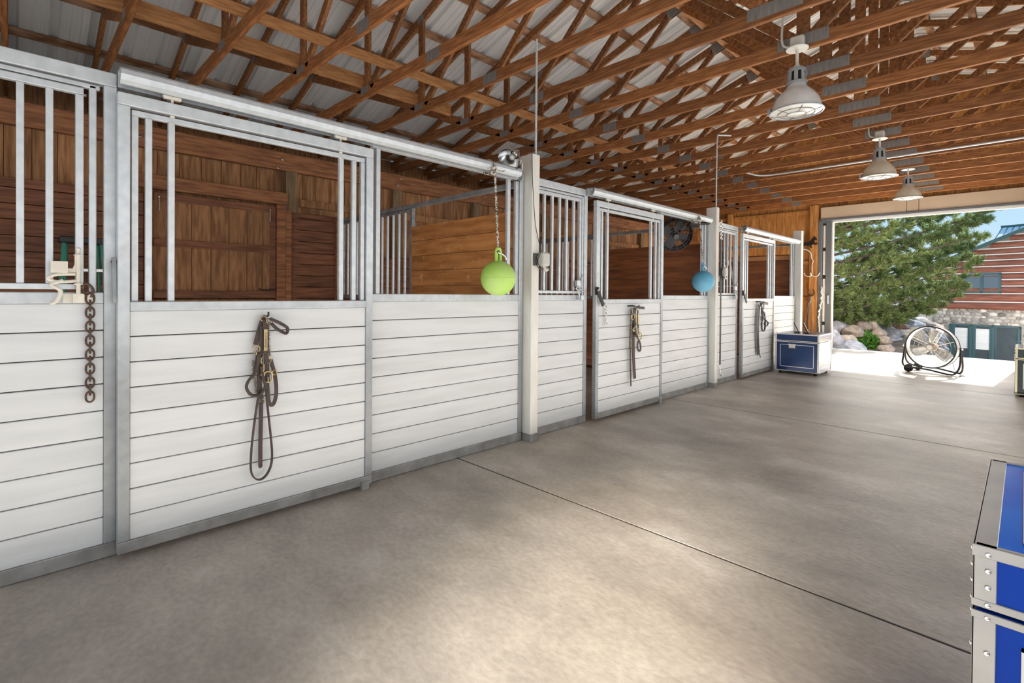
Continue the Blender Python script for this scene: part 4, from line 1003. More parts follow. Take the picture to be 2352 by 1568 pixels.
# ================================================================== TRUNKS
def trunk(x0, x1, y0, y1, z0, z1, body, top, edge, tapem, lab, latch_side, lid=0.13, band=0.032, feet=True, panel=True):
    t = thing('tack_trunk', lab, 'trunk', ((x0 + x1) / 2, (y0 + y1) / 2, 0), 'tack trunks')
    zl = z1 - lid
    MB().box(x0, x1, y0, y1, z0, zl - 0.004).build('box_body', M[body], t, bevel=0.002)
    ld = MB().box(x0, x1, y0, y1, zl + 0.004, z1).build('lid', M[top], t, bevel=0.002)
    if top != body:
        MB().box(x0 - 0.0015, x1 + 0.0015, y0 - 0.0015, y1 + 0.0015, zl + 0.004, z1 - 0.004).build('lid_side', M[body], ld)
    m = MB(); e = 0.004; b = band
    def shell(za, zb, ribs):
        for (a0, a1) in ((x0 - e, x0 + b), (x1 - b, x1 + e)):
            for (c0, c1) in ((y0 - e, y0 + b), (y1 - b, y1 + e)):
                pass
        # vertical corner angles
        for xs in (0, 1):
            for ys in (0, 1):
                xa = x0 if xs == 0 else x1; ya = y0 if ys == 0 else y1
                sx = 1 if xs == 0 else -1; sy = 1 if ys == 0 else -1
                X = sorted((xa - sx * e, xa + sx * b)); Yq = sorted((ya - sy * e, ya)); m.box(X[0], X[1], Yq[0], Yq[1], za, zb)
                X = sorted((xa - sx * e, xa)); Yq = sorted((ya - sy * e, ya + sy * b)); m.box(X[0], X[1], Yq[0], Yq[1], za, zb)
        for (z_a, z_b) in ribs:
            m.box(x0 - e - .001, x1 + e + .001, y0 - e - .001, y0, z_a, z_b); m.box(x0 - e - .001, x1 + e + .001, y1, y1 + e + .001, z_a, z_b)
            m.box(x0 - e - .001, x0, y0 - e, y1 + e, z_a, z_b); m.box(x1, x1 + e + .001, y0 - e, y1 + e, z_a, z_b)
    bb = b * 0.62
    shell(z0, zl - 0.004, [(z0, z0 + bb), (zl - 0.004 - bb * .8, zl - 0.004)])
    shell(zl + 0.004, z1 + e, [(zl + 0.004, zl + 0.004 + bb * .8), (z1 - bb, z1 + e)])
    # top rim
    m.box(x0 - e, x0 + b, y0 - e, y1 + e, z1, z1 + e); m.box(x1 - b, x1 + e, y0 - e, y1 + e, z1, z1 + e)
    m.box(x0, x1, y0 - e, y0 + b * .35, z1, z1 + e); m.box(x0, x1, y1 - b * .35, y1 + e, z1, z1 + e)
    m.build('metal_edging', M[edge], t, bevel=0.0012, bseg=1)
    if panel:
        m = MB(); g = 0.068; w = 0.0075
        def rect_y(yf, s):      # on the -Y or +Y face
            a, c_, zz0, zz1 = x0 + g, x1 - g, z0 + g, zl - g * .75
            Yq = sorted((yf, yf + s * 0.0015))
            m.box(a, c_, Yq[0], Yq[1], zz0, zz0 + w); m.box(a, c_, Yq[0], Yq[1], zz1 - w, zz1); m.box(a, a + w, Yq[0], Yq[1], zz0, zz1); m.box(c_ - w, c_, Yq[0], Yq[1], zz0, zz1)
        rect_y(y0, -1)
        def rect_x(xf, s):
            a, c_, zz0, zz1 = y0 + g, y1 - g, z0 + g, zl - g * .75
            X = sorted((xf, xf + s * 0.0015))
            m.box(X[0], X[1], a, c_, zz0, zz0 + w); m.box(X[0], X[1], a, c_, zz1 - w, zz1); m.box(X[0], X[1], a, a + w, zz0, zz1); m.box(X[0], X[1], c_ - w, c_, zz0, zz1)
        rect_x(x0, -1); rect_x(x1, 1)
        a, c_, y_a, y_b = x0 + g, x1 - g, y0 + g, y1 - g
        m.box(a, c_, y_a, y_a + w, z1, z1 + .0015); m.box(a, c_, y_b - w, y_b, z1, z1 + .0015); m.box(a, a + w * 1.3, y_a, y_b, z1, z1 + .0015); m.box(c_ - w, c_, y_a, y_b, z1, z1 + .0015)
        m.build('tape_outline', M[tapem], t)
    ra = MB().lathe([(0.0001, 0), (0.0055, 0.0005), (0.004, 0.003), (0.0001, 0.004)], (x0, y0 - e, z0), 10, axis=(0, -1, 0)).build('rivet', M['chrome'], t, smooth=True)
    rb = MB().lathe([(0.0001, 0), (0.0055, 0.0005), (0.004, 0.003), (0.0001, 0.004)], (x0 - e, y0, z0), 10, axis=(-1, 0, 0)).build('rivet', M['chrome'], t, smooth=True)
    fa = fb = True
    for z in (z1 - 0.012, z1 - 0.045, z1 - 0.078, zl + 0.012, zl - 0.014, zl - 0.085, z0 + 0.02, z0 + 0.2):
        for xx in (x0 + 0.019, x1 - 0.019):
            c_ = ra if fa else ra.copy()
            if not fa: COL.objects.link(c_); c_.parent = t
            fa = False; c_.location = (xx - x0, 0, z - z0)
        for yy in (y0 + 0.019, y1 - 0.019):
            c_ = rb if fb else rb.copy()
            if not fb: COL.objects.link(c_); c_.parent = t
            fb = False; c_.location = (0, yy - y0, z - z0)
    if latch_side:
        side, lx_, lz_ = latch_side
        m = MB()
        if side == '-Y':
            m.box(lx_ - 0.045, lx_ + 0.045, y0 - 0.008, y0, lz_ - 0.035, lz_ + 0.02); m.box(lx_ - 0.055, lx_ + 0.055, y0 - 0.01, y0, lz_ + 0.012, lz_ + 0.03)
            m.tube([(lx_ - 0.03, y0 - 0.02, lz_ + 0.005), (lx_ - 0.03, y0 - 0.024, lz_ - 0.025), (lx_ + 0.03, y0 - 0.024, lz_ - 0.025), (lx_ + 0.03, y0 - 0.02, lz_ + 0.005)], 0.005)
        else:
            m.box(x0 - 0.012, x0, lx_ - 0.03, lx_ + 0.03, lz_ - 0.03, lz_ + 0.03)
        m.build('handle', M['tape'], t, bevel=0.003)
    if feet:
        for xx in (x0 + 0.06, x1 - 0.06):
            for yy in (y0 + 0.06, y1 - 0.06): MB().lathe([(0.001, 0), (0.022, 0), (0.026, z0 * .5), (0.022, z0), (0.001, z0)], (xx, yy, 0), 12).build('foot', M['black'], t)
    return t
trunk(2.868, 3.45, 1.395, 2.15, 0.03, 0.722, 'blue', 'bluetop', 'edge', 'tape', 'royal blue tack trunk with silver edging at the lower right corner', None, lid=0.125)
trunk(0.16, 0.77, 8.63, 9.32, 0.045, 0.625, 'navy', 'navy', 'tape', 'tape', 'navy blue trunk with silver edging standing against the far stall', ('-Y', 0.40, 0.44), lid=0.115, band=0.02)
trunk(2.862, 3.44, 8.80, 9.5, 0.03, 0.60, 'night', 'navy', 'creamtape', 'tape', 'dark trunk with cream edging at the right edge, by the doorway', ('-X', 9.1, 0.47), lid=0.13, band=0.02)
for (x, lab) in ((0.36, 'left of the two black tilted plates standing on the navy trunk'), (0.49, 'right of the two black tilted plates standing on the navy trunk')):
    t = thing('tilted_plate', lab, 'stand', (x, 8.95, 0.625), 'black plates on the navy trunk')
    MB().box(x - 0.02, x + 0.06, 8.94, 9.0, 0.629, 0.642).build('base', M['black'], t, bevel=0.003)
    MB().beam((x + 0.04, 8.97, 0.64), (x - 0.03, 8.97, 0.79), 0.05, 0.014, up=(1, 0, 0)).build('plate', M['black'], t, bevel=0.003)

# ================================================================== DRUM FAN
def drum_fan():
    C = Vector((1.895, 10.52, 0.415)); R = 0.325
    t = thing('drum_fan', 'large silver drum fan on a wheeled tube stand in the sunny doorway', 'fan', (1.895, 10.52, 0))
    yaw = Matrix.Rotation(math.radians(-12), 4, 'Z'); T0 = Matrix.Translation(Vector((C.x, C.y, 0)))
    MX = T0 @ yaw @ Matrix.Translation(Vector((-C.x, -C.y, 0)))
    Y = Vector((0, 1, 0))
    def mk(): mm = MB(); mm.M = MX; return mm
    c = C
    mk().lathe([(R, -0.075), (R + 0.006, -0.07), (R + 0.006, 0.07), (R, 0.075), (R - 0.006, 0.07), (R - 0.006, -0.07)], c, 56, axis=(0, 1, 0)).build('drum', M['galv'], t, smooth=True)
    m = mk(); m.ring(c + Vector((0, -0.078, 0)), R + 0.004, 0.011, axis=(0, 1, 0), n=56, seg=8); m.ring(c + Vector((0, 0.078, 0)), R + 0.004, 0.009, axis=(0, 1, 0), n=56, seg=8)
    m.build('rim', M['black'], t, smooth=True)
    m = mk()
    for dy in (-0.085, 0.085):
        for k in range(8):
            a = 2 * PI * k / 8 + 0.35; m.tube([c + Vector((0.05 * math.cos(a), dy * 1.1, 0.05 * math.sin(a))), c + Vector(((R) * math.cos(a), dy, (R) * math.sin(a)))], 0.0028, 5)
    for rr in (0.09, 0.15, 0.21, 0.27): m.ring(c + Vector((0, -0.092, 0)), rr, 0.0016, axis=(0, 1, 0), n=44, seg=4)
    m.build('guard', M['chrome'], t)
    for k in range(3):
        a = PI / 2 - 0.12 + k * 2 * PI / 3; u = Vector((math.cos(a), 0, math.sin(a))); w = Vector((-math.sin(a), 0.45, math.cos(a))).normalized()
        m = mk(); n = 8; vs = []; fs = []
        for i in range(n + 1):
            f = i / n; r_ = 0.07 + 0.215 * f; hw = 0.055 + 0.03 * math.sin(f * PI * .8) - 0.012 * (f > .95)
            for j in range(5):
                s_ = (j / 4 - 0.5) * 2; bow = 0.02 * (1 - s_ * s_)
                vs.append(c + u * r_ + w * (hw * s_) + Vector((0, -bow, 0)))
        for i in range(n):
            for j in range(4): fs.append((i * 5 + j, i * 5 + j + 1, i * 5 + 6 + j, i * 5 + 5 + j))
        m.add(vs, fs); o = m.build('blade', M['alum'], t, smooth=True)
        s_ = o.modifiers.new('thick', 'SOLIDIFY'); s_.thickness = 0.003
    m = mk(); m.lathe([(0.0005, -0.10), (0.03, -0.098), (0.032, -0.07), (0.065, -0.06), (0.07, 0.06), (0.055, 0.10), (0.0005, 0.11)], c, 24, axis=(0, 1, 0)); m.build('motor', M['brass'] if False else M['rocktan'], t, smooth=True)
    mk().lathe([(0.0005, -0.112), (0.036, -0.110), (0.038, -0.098), (0.0005, -0.096)], c, 24, axis=(0, 1, 0)).build('hub_cap', M['trim'], t, smooth=True)
    for sx in (-1, 1):
        m = mk(); m.tube([c + Vector((sx * (R + 0.005), 0, 0)), c + Vector((sx * (R + 0.045), 0, 0))], 0.012); m.sphere(c + Vector((sx * (R + 0.05), 0, 0)), 0.018, 10, 8); m.build('tilt_knob', M['chrome'], t, smooth=True)
    zf = 0.075
    L_ = [(C.x - R - 0.035, C.y, C.z + 0.02), (C.x - R - 0.045, C.y - 0.03, 0.25), (C.x - R - 0.03, C.y - 0.10, 0.12), (C.x - R + 0.06, C.y - 0.16, zf), (C.x, C.y - 0.17, zf - .01), (C.x + R - 0.06, C.y - 0.17, 0.022), (C.x + R + 0.01, C.y - 0.13, 0.045), (C.x + R + 0.045, C.y - 0.06, 0.16), (C.x + R + 0.035, C.y, C.z + 0.02)]
    m = mk(); m.tube(smoothpath(L_, 8), 0.014, 10); L2 = [(x, 2 * C.y - y, z) for x, y, z in L_]; m.tube(smoothpath(L2, 8), 0.014, 10)
    m.build('tube_stand', M['black'], t, smooth=True)
    for yy in (C.y - 0.19, C.y + 0.19):
        m = mk(); m.lathe([(0.001, -0.018), (0.05, -0.018), (0.062, -0.012), (0.062, 0.012), (0.05, 0.018), (0.001, 0.018)], (C.x - R + 0.08, yy, 0.062), 24, axis=(0, 1, 0)); m.build('wheel', M['rubber'], t, smooth=True)
    m = mk(); m.tube([(C.x - R + 0.08, C.y - 0.2, 0.062), (C.x - R + 0.08, C.y + 0.2, 0.062)], 0.008); m.build('axle', M['galvdark'], t)
    mk().tube(smoothpath([(C.x + 0.05, C.y + 0.11, C.z), (C.x + 0.2, C.y + 0.14, 0.25), (C.x + 0.25, C.y + 0.16, 0.05), (C.x + 0.35, C.y + 0.1, 0.006), (C.x + 0.42, C.y - 0.05, 0.006), (C.x + 0.30, C.y - 0.22, 0.006), (C.x + 0.24, C.y - 0.16, 0.006)], 6), 0.004, 6).build('power_cord', M['black'], t, smooth=True)
drum_fan()

# ================================================================== THINGS ON THE END WALL POST
yp = YE - 0.165
m = MB()
horse = [(-0.83, 2.42), (-0.78, 2.46), (-0.72, 2.475), (-0.66, 2.47), (-0.60, 2.50), (-0.565, 2.56), (-0.535, 2.585), (-0.525, 2.60), (-0.515, 2.575), (-0.49, 2.545), (-0.475, 2.52), (-0.49, 2.505), (-0.52, 2.52), (-0.535, 2.49),
         (-0.53, 2.44), (-0.50, 2.425), (-0.47, 2.44), (-0.46, 2.425), (-0.50, 2.395), (-0.545, 2.41), (-0.575, 2.41), (-0.60, 2.37), (-0.575, 2.34), (-0.60, 2.33), (-0.63, 2.37), (-0.61, 2.415), (-0.70, 2.415), (-0.75, 2.385), (-0.80, 2.36), (-0.845, 2.345), (-0.85, 2.36),
         (-0.80, 2.385), (-0.775, 2.415), (-0.80, 2.425), (-0.85, 2.40), (-0.89, 2.395), (-0.88, 2.41)]
m.prism([(x + 0.02, z) for x, z in horse], 'Y', yp - 0.012, yp - 0.004)
t = thing('horse_hook_rack', 'black iron running horse silhouette on the post left of the doorway', 'wall hook', (-0.66, yp, 2.4))
m.build('silhouette', M['black'], t)
mm = MB(); mm.box(-0.70, -0.62, yp - 0.008, YE - 0.02, 2.40, 2.45); mm.build('mount', M['black'], t)
t = thing('bridle_bracket', 'white arched metal bridle bracket with a three-pronged hook by the doorway', 'bracket', (-0.6, yp, 2.2))
MB().tube(smoothpath([(-0.90, yp - 0.02, 2.08), (-0.89, yp - 0.02, 2.20), (-0.80, yp - 0.02, 2.29), (-0.68, yp - 0.02, 2.30), (-0.585, yp - 0.02, 2.22), (-0.565, yp - 0.02, 2.10)], 6), 0.014).build('arch', M['trim'], t, smooth=True)
MB().tube(smoothpath([(-0.565, yp - 0.02, 2.10), (-0.53, yp - 0.02, 2.02), (-0.55, yp - 0.02, 1.95), (-0.55, yp - 0.02, 1.74)], 5), 0.011).build('drop_rod', M['trim'], t, smooth=True)
m = MB()
for sx in (-1, 1): m.tube(smoothpath([(-0.55, yp - 0.02, 1.70), (-0.55 + sx * 0.06, yp - 0.03, 1.665), (-0.55 + sx * 0.13, yp - 0.03, 1.69), (-0.55 + sx * 0.16, yp - 0.03, 1.75)], 5), 0.010)
m.tube(smoothpath([(-0.55, yp - 0.02, 1.76), (-0.55, yp - 0.08, 1.68), (-0.55, yp - 0.12, 1.75)], 5), 0.010); m.build('hook', M['trim'], t, smooth=True)
t = thing('horseshoe_hook', 'rusty horseshoe hook with chains on the post left of the doorway', 'hook', (-0.56, yp, 1.25))
MB().tube(smoothpath([(-0.60, yp - 0.015, 1.36), (-0.625, yp - 0.015, 1.30), (-0.605, yp - 0.015, 1.235), (-0.56, yp - 0.015, 1.215), (-0.515, yp - 0.015, 1.235), (-0.495, yp - 0.015, 1.30), (-0.52, yp - 0.015, 1.36)], 5), 0.012).build('horseshoe', M['rust'], t, smooth=True)
m = MB(); m.tube([(-0.56, yp + 0.005, 1.22), (-0.56, yp - 0.06, 1.20), (-0.56, yp - 0.06, 1.24)], 0.009); m.build('peg', M['rust'], t)
for i, (x0_, x1_) in enumerate(((-0.57, -0.67), (-0.565, -0.60), (-0.56, -0.515))):
    t2 = thing('cross_tie_chain', ('left', 'middle', 'right')[i] + ' of three thin chains hanging from the horseshoe hook', 'chain', (x0_, yp - 0.06, 1.2), 'chains on the horseshoe hook')
    m = MB()
    for k in range(36):
        f = k / 35; z_ = 1.19 - 0.95 * f; xx = x0_ + (x1_ - x0_) * min(1, f * 1.6)
        m.ring((xx, yp - 0.06, z_), 0.010, 0.003, axis=(0, 1, 0) if k % 2 == 0 else (1, 0, 0), n=8, seg=4, sy=1.6)
    m.build('chain', M['galvdark'], t2)
    m = MB(); m.tube(smoothpath([(x0_, yp - 0.06, 1.19), (x0_ + 0.012, yp - 0.07, 1.13), (x0_ - 0.01, yp - 0.07, 1.05)], 4), 0.012); m.build('snap_hook', M['galvdark'], t2, smooth=True)
m = MB(); pts = []
for k in range(60):
    f = k / 59; pts.append((-0.36 + 0.02 * math.sin(f * 9) - 0.07 * f * f, YE - 0.17 + 0.012 * math.cos(k * 1.4), 1.42 - 1.25 * f))
m.tube(pts, 0.013, 7); m.tube([(p[0] + 0.02 * math.sin(i * .9), p[1] - 0.01, p[2]) for i, p in enumerate(pts[:34])], 0.010, 6); m.tube([(-0.36, YE - 0.12, 1.42), (-0.36, YE - 0.18, 1.42)], .01)
tag(m.build('white_rope', M['whiterope'], smooth=True), 'white knotted rope hanging on the door frame beside the doorway', 'rope')
m = MB(); m.ring((-0.83, YE - 0.06, 1.88), 0.05, 0.010, axis=(0, 1, 0), n=20); m.box(-0.90, -0.76, YE - 0.06, YE - 0.045, 1.93, 1.96)
tag(m.build('iron_ring', M['rust'], smooth=True), 'rusty iron ring bracket on the board wall behind the farthest post', 'ring')

# ================================================================== OUTDOORS
def ground_h(x, y):
    bx = 1.30 - max(0.0, y - 16) * 0.095
    s = max(0.0, min(1.0, (x - bx + 0.35) / 1.1)); s = s * s * (3 - 2 * s)
    lft = -0.62 + 0.87 * max(0.0, min(1.0, (y - 14.0) / 7.0)); g = max(0.0, min(1.0, (y - 13.6) / 5.0))
    rgt = -0.45 - 1.10 * g
    return lft * (1 - s) + rgt * s
nx, ny = 90, 70; vs = []; fs = []
X0, X1, Y0, Y1 = -30.0, 16.0, 13.6, 45.0
xs = sorted(set([X0 + (X1 - X0) * i / 40 for i in range(41)] + [-2 + 5 * i / 50 for i in range(51)]))
ys = [Y0 + (Y1 - Y0) * (j / ny) ** 1.3 for j in range(ny + 1)]
for yy in ys:
    for xx in xs: vs.append((xx, yy, ground_h(xx, yy)))
n_ = len(xs)
for j in range(ny):
    for i in range(n_ - 1): fs.append((j * n_ + i, j * n_ + i + 1, (j + 1) * n_ + i + 1, (j + 1) * n_ + i))
g = MB().add(vs, fs).build('yard_ground', M['soil'], smooth=True); tag(g, 'tan soil yard sloping down to the log house', 'ground', kind='structure')
o = MB().prism([(-30, 20.6), (-0.7, 20.9), (-2.0, 36), (-30, 36)], 'Z', -0.2, 0.33).build('lawn', M['grass']); tag(o, 'sunny yellow green lawn behind the boulders', 'lawn', kind='stuff')
o = MB().box(-60, -1.5, 36, 52, -0.2, 0.34).build('driveway', M['asphalt']); tag(o, 'blue grey driveway strip beyond the lawn', 'road', kind='structure')
o = MB().box(-120, 60, 52, 130, -0.6, 0.33).build('gravel_yard', M['gravel']); tag(o, 'pale gravel ground far beyond the driveway', 'ground', kind='structure')
o = MB().box(DXL - 3, 8.2, 13.59, 13.72, -0.5, -0.001).build('apron_edge', M['apron']); tag(o, 'pale concrete edge of the slab at the doorway', 'kerb', kind='structure')

# --- log house
HO = Vector((0.152, 27.93, 0)); HU = Vector((0.9495, -0.3139, 0)); HN = Vector((-0.3139, -0.9495, 0))   # HN faces the barn
HM = Matrix(((HU.x, -HN.x, 0, HO.x), (HU.y, -HN.y, 0, HO.y), (0, 0, 1, 0), (0, 0, 0, 1)))   # local: x along facade, y into the house, z up
house = thing('log_house', 'red brown log house with stone base and dark teal doors beyond the yard', 'house', tuple(HO))
def H(): mm = MB(); mm.M = HM; return mm
m = H(); W = 9.0
rake = lambda s: 2.44 + 0.435 * s
# logs
zs_ = [0.72, 1.03, 1.36, 1.65, 1.90, 2.16, 2.42, 2.66, 2.88, 3.11, 3.36, 3.61, 3.87, 4.12, 4.38, 4.64]
for a, b in zip(zs_[:-1], zs_[1:]):
    s0 = max(-0.05, (b - 2.52) / 0.435)
    if a < 0.8: s0 = -0.3
    m.tube([(s0, 0.02, (a + b) / 2), (W, 0.02, (a + b) / 2)], (b - a) / 2 * 0.97 + 0.01, 10)
    if s0 <= 0: pass
m.build('log_wall', M['log'], house, smooth=True)
mm_ = H()
for a in zs_[1:-1]:
    s0 = max(0.0, (a - 2.52) / 0.435); mm_.box(s0, W, -0.105, 0.05, a - 0.022, a + 0.022)
mm_.box(-0.02, W, -0.10, 0.05, 0.965 + .06 - 0.02, 1.05)
mm_.build('chinking', M['chink'], house)
m = H(); m.box(0, W, 0.0, 0.3, -1.65, 0.68); m.build('stone_base', M['mortar'], house)
rnd = random.Random(4)
m = H(); z = -1.6
while z < 0.66:
    h_ = rnd.uniform(0.10, 0.17); s = rnd.uniform(0, 0.1)
    while s < 5.2:
        w_ = rnd.uniform(0.10, 0.30)
        zc = z + h_ / 2 + rnd.uniform(-.015, .015)
        if not (0.62 < s + w_ / 2 < 2.90 and zc < 0.16):
            vs = []; fs = []; sg = 8; rg = 4
            for i in range(rg + 1):
                ph = PI / 2 * i / rg
                for k in range(sg):
                    a = 2 * PI * k / sg + i * .1
                    vs.append((s + w_ / 2 + w_ * .5 * math.cos(ph) * math.cos(a) * (1 + .08 * math.sin(3 * a + s)), -0.05 * math.sin(ph), zc + h_ * .52 * math.cos(ph) * math.sin(a)))
            for i in range(rg):
                for k in range(sg): fs.append((i * sg + k, i * sg + (k + 1) % sg, (i + 1) * sg + (k + 1) % sg, (i + 1) * sg + k))
            m.add(vs, fs)
        s += w_ * 0.93
    z += h_ * 0.9
m.build('river_stones', M['stone'], house, smooth=True)
m = H(); m.beam((-0.6, -0.25, rake(-0.6) + 0.04), (W, -0.25, rake(W) + 0.04), 0.06, 0.12); m.build('rake_board', M['teal'], house)
m = H(); m.add([(-0.6, -0.3, rake(-0.6) + .1), (W, -0.3, rake(W) + .1), (W, 8, rake(W) + .1), (-0.6, 8, rake(-0.6) + .1)], [(0, 1, 2, 3)]); m.build('roof', M['tealroof'], house)
# rear wing roof seen over the gable, pale standing seam
m = H(); m.add([(0.35, 3.0, 2.6), (W, 3.0, 2.6), (W, 6.5, 4.6), (-0.08, 6.5, 4.6)], [(0, 1, 2, 3)]); rw = m.build('rear_roof', M['tealroof'], house)
m = H()
for i in range(40): m.beam((0.36 + 0.22 * i, 3.0, 2.62), (-0.06 + 0.22 * i, 6.5, 4.62), 0.014, 0.03)
m.beam((-0.1, 6.5, 4.63), (W, 6.5, 4.63), 0.12, 0.09); m.build('roof_seam', M['teal'], rw)
# windows and doors
def hwin(s0, s1, z0, z1, mull, nm='window'):
    f = H(); w = 0.06
    f.box(s0, s1, -0.14, 0.05, z0, z0 + w); f.box(s0, s1, -0.14, 0.05, z1 - w, z1); f.box(s0, s0 + w, -0.14, 0.05, z0, z1); f.box(s1 - w, s1, -0.14, 0.05, z0, z1)
    for q in mull: f.box(q - w * .7, q + w * .7, -0.14, 0.05, z0, z1)
    fo = f.build(nm, M['teal'], house)
    return fo
fo = hwin(1.06, 2.29, 1.37, 2.16, [1.70])
H().box(1.10, 2.25, -0.11, -0.08, 1.42, 2.12).build('pane', M['glass'], fo)
fo = hwin(0.68, 2.86, -1.5, 0.11, [1.39, 2.08], 'door_unit')
H().box(0.72, 2.82, -0.04, -0.02, -1.5, 0.07).build('pane', M['glass'], fo)
m = H(); m.box(0.66, 1.41, -0.13, -0.03, -1.5, -1.25)
m.build('kick_rail', M['teal'], fo)
H().box(0.84, 1.28, -0.045, -0.04, -0.86, -0.04).box(1.52, 1.96, -0.045, -0.04, -0.86, -0.04).build('blind', M['blind'], fo)
m = H(); m.box(0.74, 0.84, -0.1, -0.02, -1.5, 0.05); m.box(1.28, 1.39, -0.1, -0.02, -1.5, 0.05); m.box(1.42, 1.52, -0.1, -0.02, -1.5, 0.05); m.box(1.96, 2.06, -0.1, -0.02, -1.5, 0.05); m.build('door_stile', M['teal'], fo)
m = H(); m.sphere((0.44, -0.12, 0.02), 0.055, 12, 8, 1.2); m.build('wall_light', M['creamtape'], house, smooth=True)
m = H(); m.tube([(-0.10, -0.02, 0.70), (-0.35, -0.1, 0.55), (-0.5, -0.15, 0.2)], 0.05, 8); m.build('downspout', M['trim'], house, smooth=True)

# --- boulders
def rock_mesh(seed):
    import bmesh
    from mathutils import noise
    bm = bmesh.new(); bmesh.ops.create_icosphere(bm, subdivisions=3, radius=1.0)
    for v in bm.verts:
        n1 = noise.noise(v.co * 1.1 + Vector((seed * 3.1, 0, 0))); n2 = noise.noise(v.co * 2.7 + Vector((0, seed * 5.3, 0)))
        v.co *= 1 + 0.42 * n1 + 0.12 * n2
    me = bpy.data.meshes.new('boulder'); bm.to_mesh(me); bm.free()
    me.polygons.foreach_set('use_smooth', [True] * len(me.polygons))
    return me
RM = {}
for kx, mt in (('grey', 'rock'), ('tan', 'rocktan'), ('reddish', 'rockred')):
    RM[kx] = []
    for s_ in range(3):
        me = rock_mesh(s_ + len(kx)); me.materials.append(M[mt]); RM[kx].append(me)
# (px, py, depth, half width px, half height px, kind, label)
rocks = [
 (1918, 786, 12.6, 17, 22, 'grey', 'pale blue grey boulder right behind the navy trunk'),
 (1934, 803, 12.3, 14, 9, 'grey', 'small grey boulder low beside the navy trunk'),
 (1962, 802, 12.4, 26, 12, 'grey', 'flat wide grey boulder at the slab edge left of the shrub'),
 (1946, 780, 13.2, 15, 10, 'tan', 'small tan boulder just left of the round shrub'),
 (1925, 752, 14.5, 16, 12, 'grey', 'grey boulder behind the leafy plant at the door edge'),
 (1958, 760, 14.2, 17, 11, 'tan', 'tan boulder above and left of the round shrub'),
 (1982, 750, 14.6, 15, 10, 'tan', 'sunlit tan boulder behind the round shrub'),
 (2003, 752, 14.6, 14, 12, 'tan', 'tall pale boulder right above the round shrub'),
 (2018, 768, 14.2, 13, 12, 'tan', 'sunlit boulder touching the right top of the shrub'),
 (2032, 782, 13.8, 12, 9, 'tan', 'small sunlit boulder right of the shrub'),
 (2038, 802, 13.4, 14, 9, 'tan', 'low tan boulder on the slab edge right of the shrub'),
 (2030, 748, 15.4, 14, 14, 'grey', 'dark upright boulder at the upper left of the dark pile'),
 (2052, 745, 16.0, 16, 10, 'reddish', 'reddish boulder high in the dark boulder pile'),
 (2078, 739, 16.8, 20, 9, 'grey', 'smooth grey boulder at the top of the dark pile'),
 (2050, 765, 15.4, 18, 11, 'grey', 'dark grey boulder in the middle left of the pile'),
 (2072, 755, 16.2, 13, 9, 'reddish', 'small brown boulder right of the reddish one'),
 (2095, 752, 16.6, 20, 12, 'grey', 'large grey boulder behind the top of the drum fan'),
 (2122, 745, 17.0, 18, 10, 'tan', 'tan boulder left of the stone house corner'),
 (2108, 738, 17.6, 22, 8, 'grey', 'long grey boulder topping the pile near the house'),
 (2125, 762, 16.6, 18, 11, 'grey', 'grey boulder behind the upper right of the drum fan'),
 (2050, 785, 14.8, 17, 11, 'grey', 'blue grey boulder left of the drum fan'),
 (2060, 801, 14.4, 17, 11, 'grey', 'blue grey boulder at the slab edge left of the drum fan'),
 (2085, 772, 15.8, 17, 11, 'grey', 'grey boulder seen through the upper left of the fan'),
 (2090, 792, 15.0, 18, 12, 'grey', 'grey boulder seen through the left of the fan'),
 (2118, 783, 15.8, 18, 11, 'grey', 'grey boulder seen through the fan hub area'),
 (2120, 803, 15.0, 19, 11, 'grey', 'grey boulder seen through the lower middle of the fan'),
 (2150, 778, 16.6, 17, 12, 'grey', 'grey boulder seen through the right of the fan'),
 (2152, 800, 15.6, 18, 12, 'grey', 'grey boulder seen through the lower right of the fan'),
 (2150, 757, 17.4, 14, 10, 'reddish', 'brown boulder by the wall light of the house'),
]
for i, (px, py, D, hw, hh, kx, lab) in enumerate(rocks):
    D = D + 0.2
    me = RM[kx][i % 3]
    o = bpy.data.objects.new('boulder', me); COL.objects.link(o)
    o.location = at(px, py, D); k = D / CF
    o.scale = (hw * k * 1.15, hw * k * 1.15, hh * k * 1.25)
    o.rotation_euler = (0.1 * (i % 3), 0.1 * ((i * 7) % 4 - 2), math.radians(45) + 0.3 * (i % 5) - 0.6)
    tag(o, lab, 'boulder', 'boulders of the yard retaining bank')

# --- foliage helpers
def tufts(centers, dirs, n, length, width, seed, droop=0.2):
    """centres (k,3), preferred directions (k,3) -> arrays of thin triangle pairs"""
    rs = np.random.RandomState(seed); K = len(centers)
    c = np.repeat(np.asarray(centers), n, axis=0); d0 = np.repeat(np.asarray(dirs), n, axis=0)
    d = rs.normal(size=(K * n, 3)) + d0 * 1.6; d[:, 2] += droop * 0
    d /= np.linalg.norm(d, axis=1)[:, None]
    L_ = length * rs.uniform(0.55, 1.1, K * n)[:, None]
    s = np.cross(d, rs.normal(size=(K * n, 3))); s /= np.linalg.norm(s, axis=1)[:, None]
    b = c + rs.normal(size=c.shape) * length * 0.12
    v0 = b - s * width / 2; v1 = b + s * width / 2; v2 = b + d * L_ * .6 + s * width * .55; v3 = b + d * L_ ; v4 = b + d * L_ * .6 - s * width * .55
    vs = np.stack([v0, v1, v2, v3, v4], axis=1).reshape(-1, 3)
    k = np.arange(K * n) * 5
    fs = np.stack([k, k + 1, k + 2, k + 3, k + 4], axis=1)
    return vs, fs
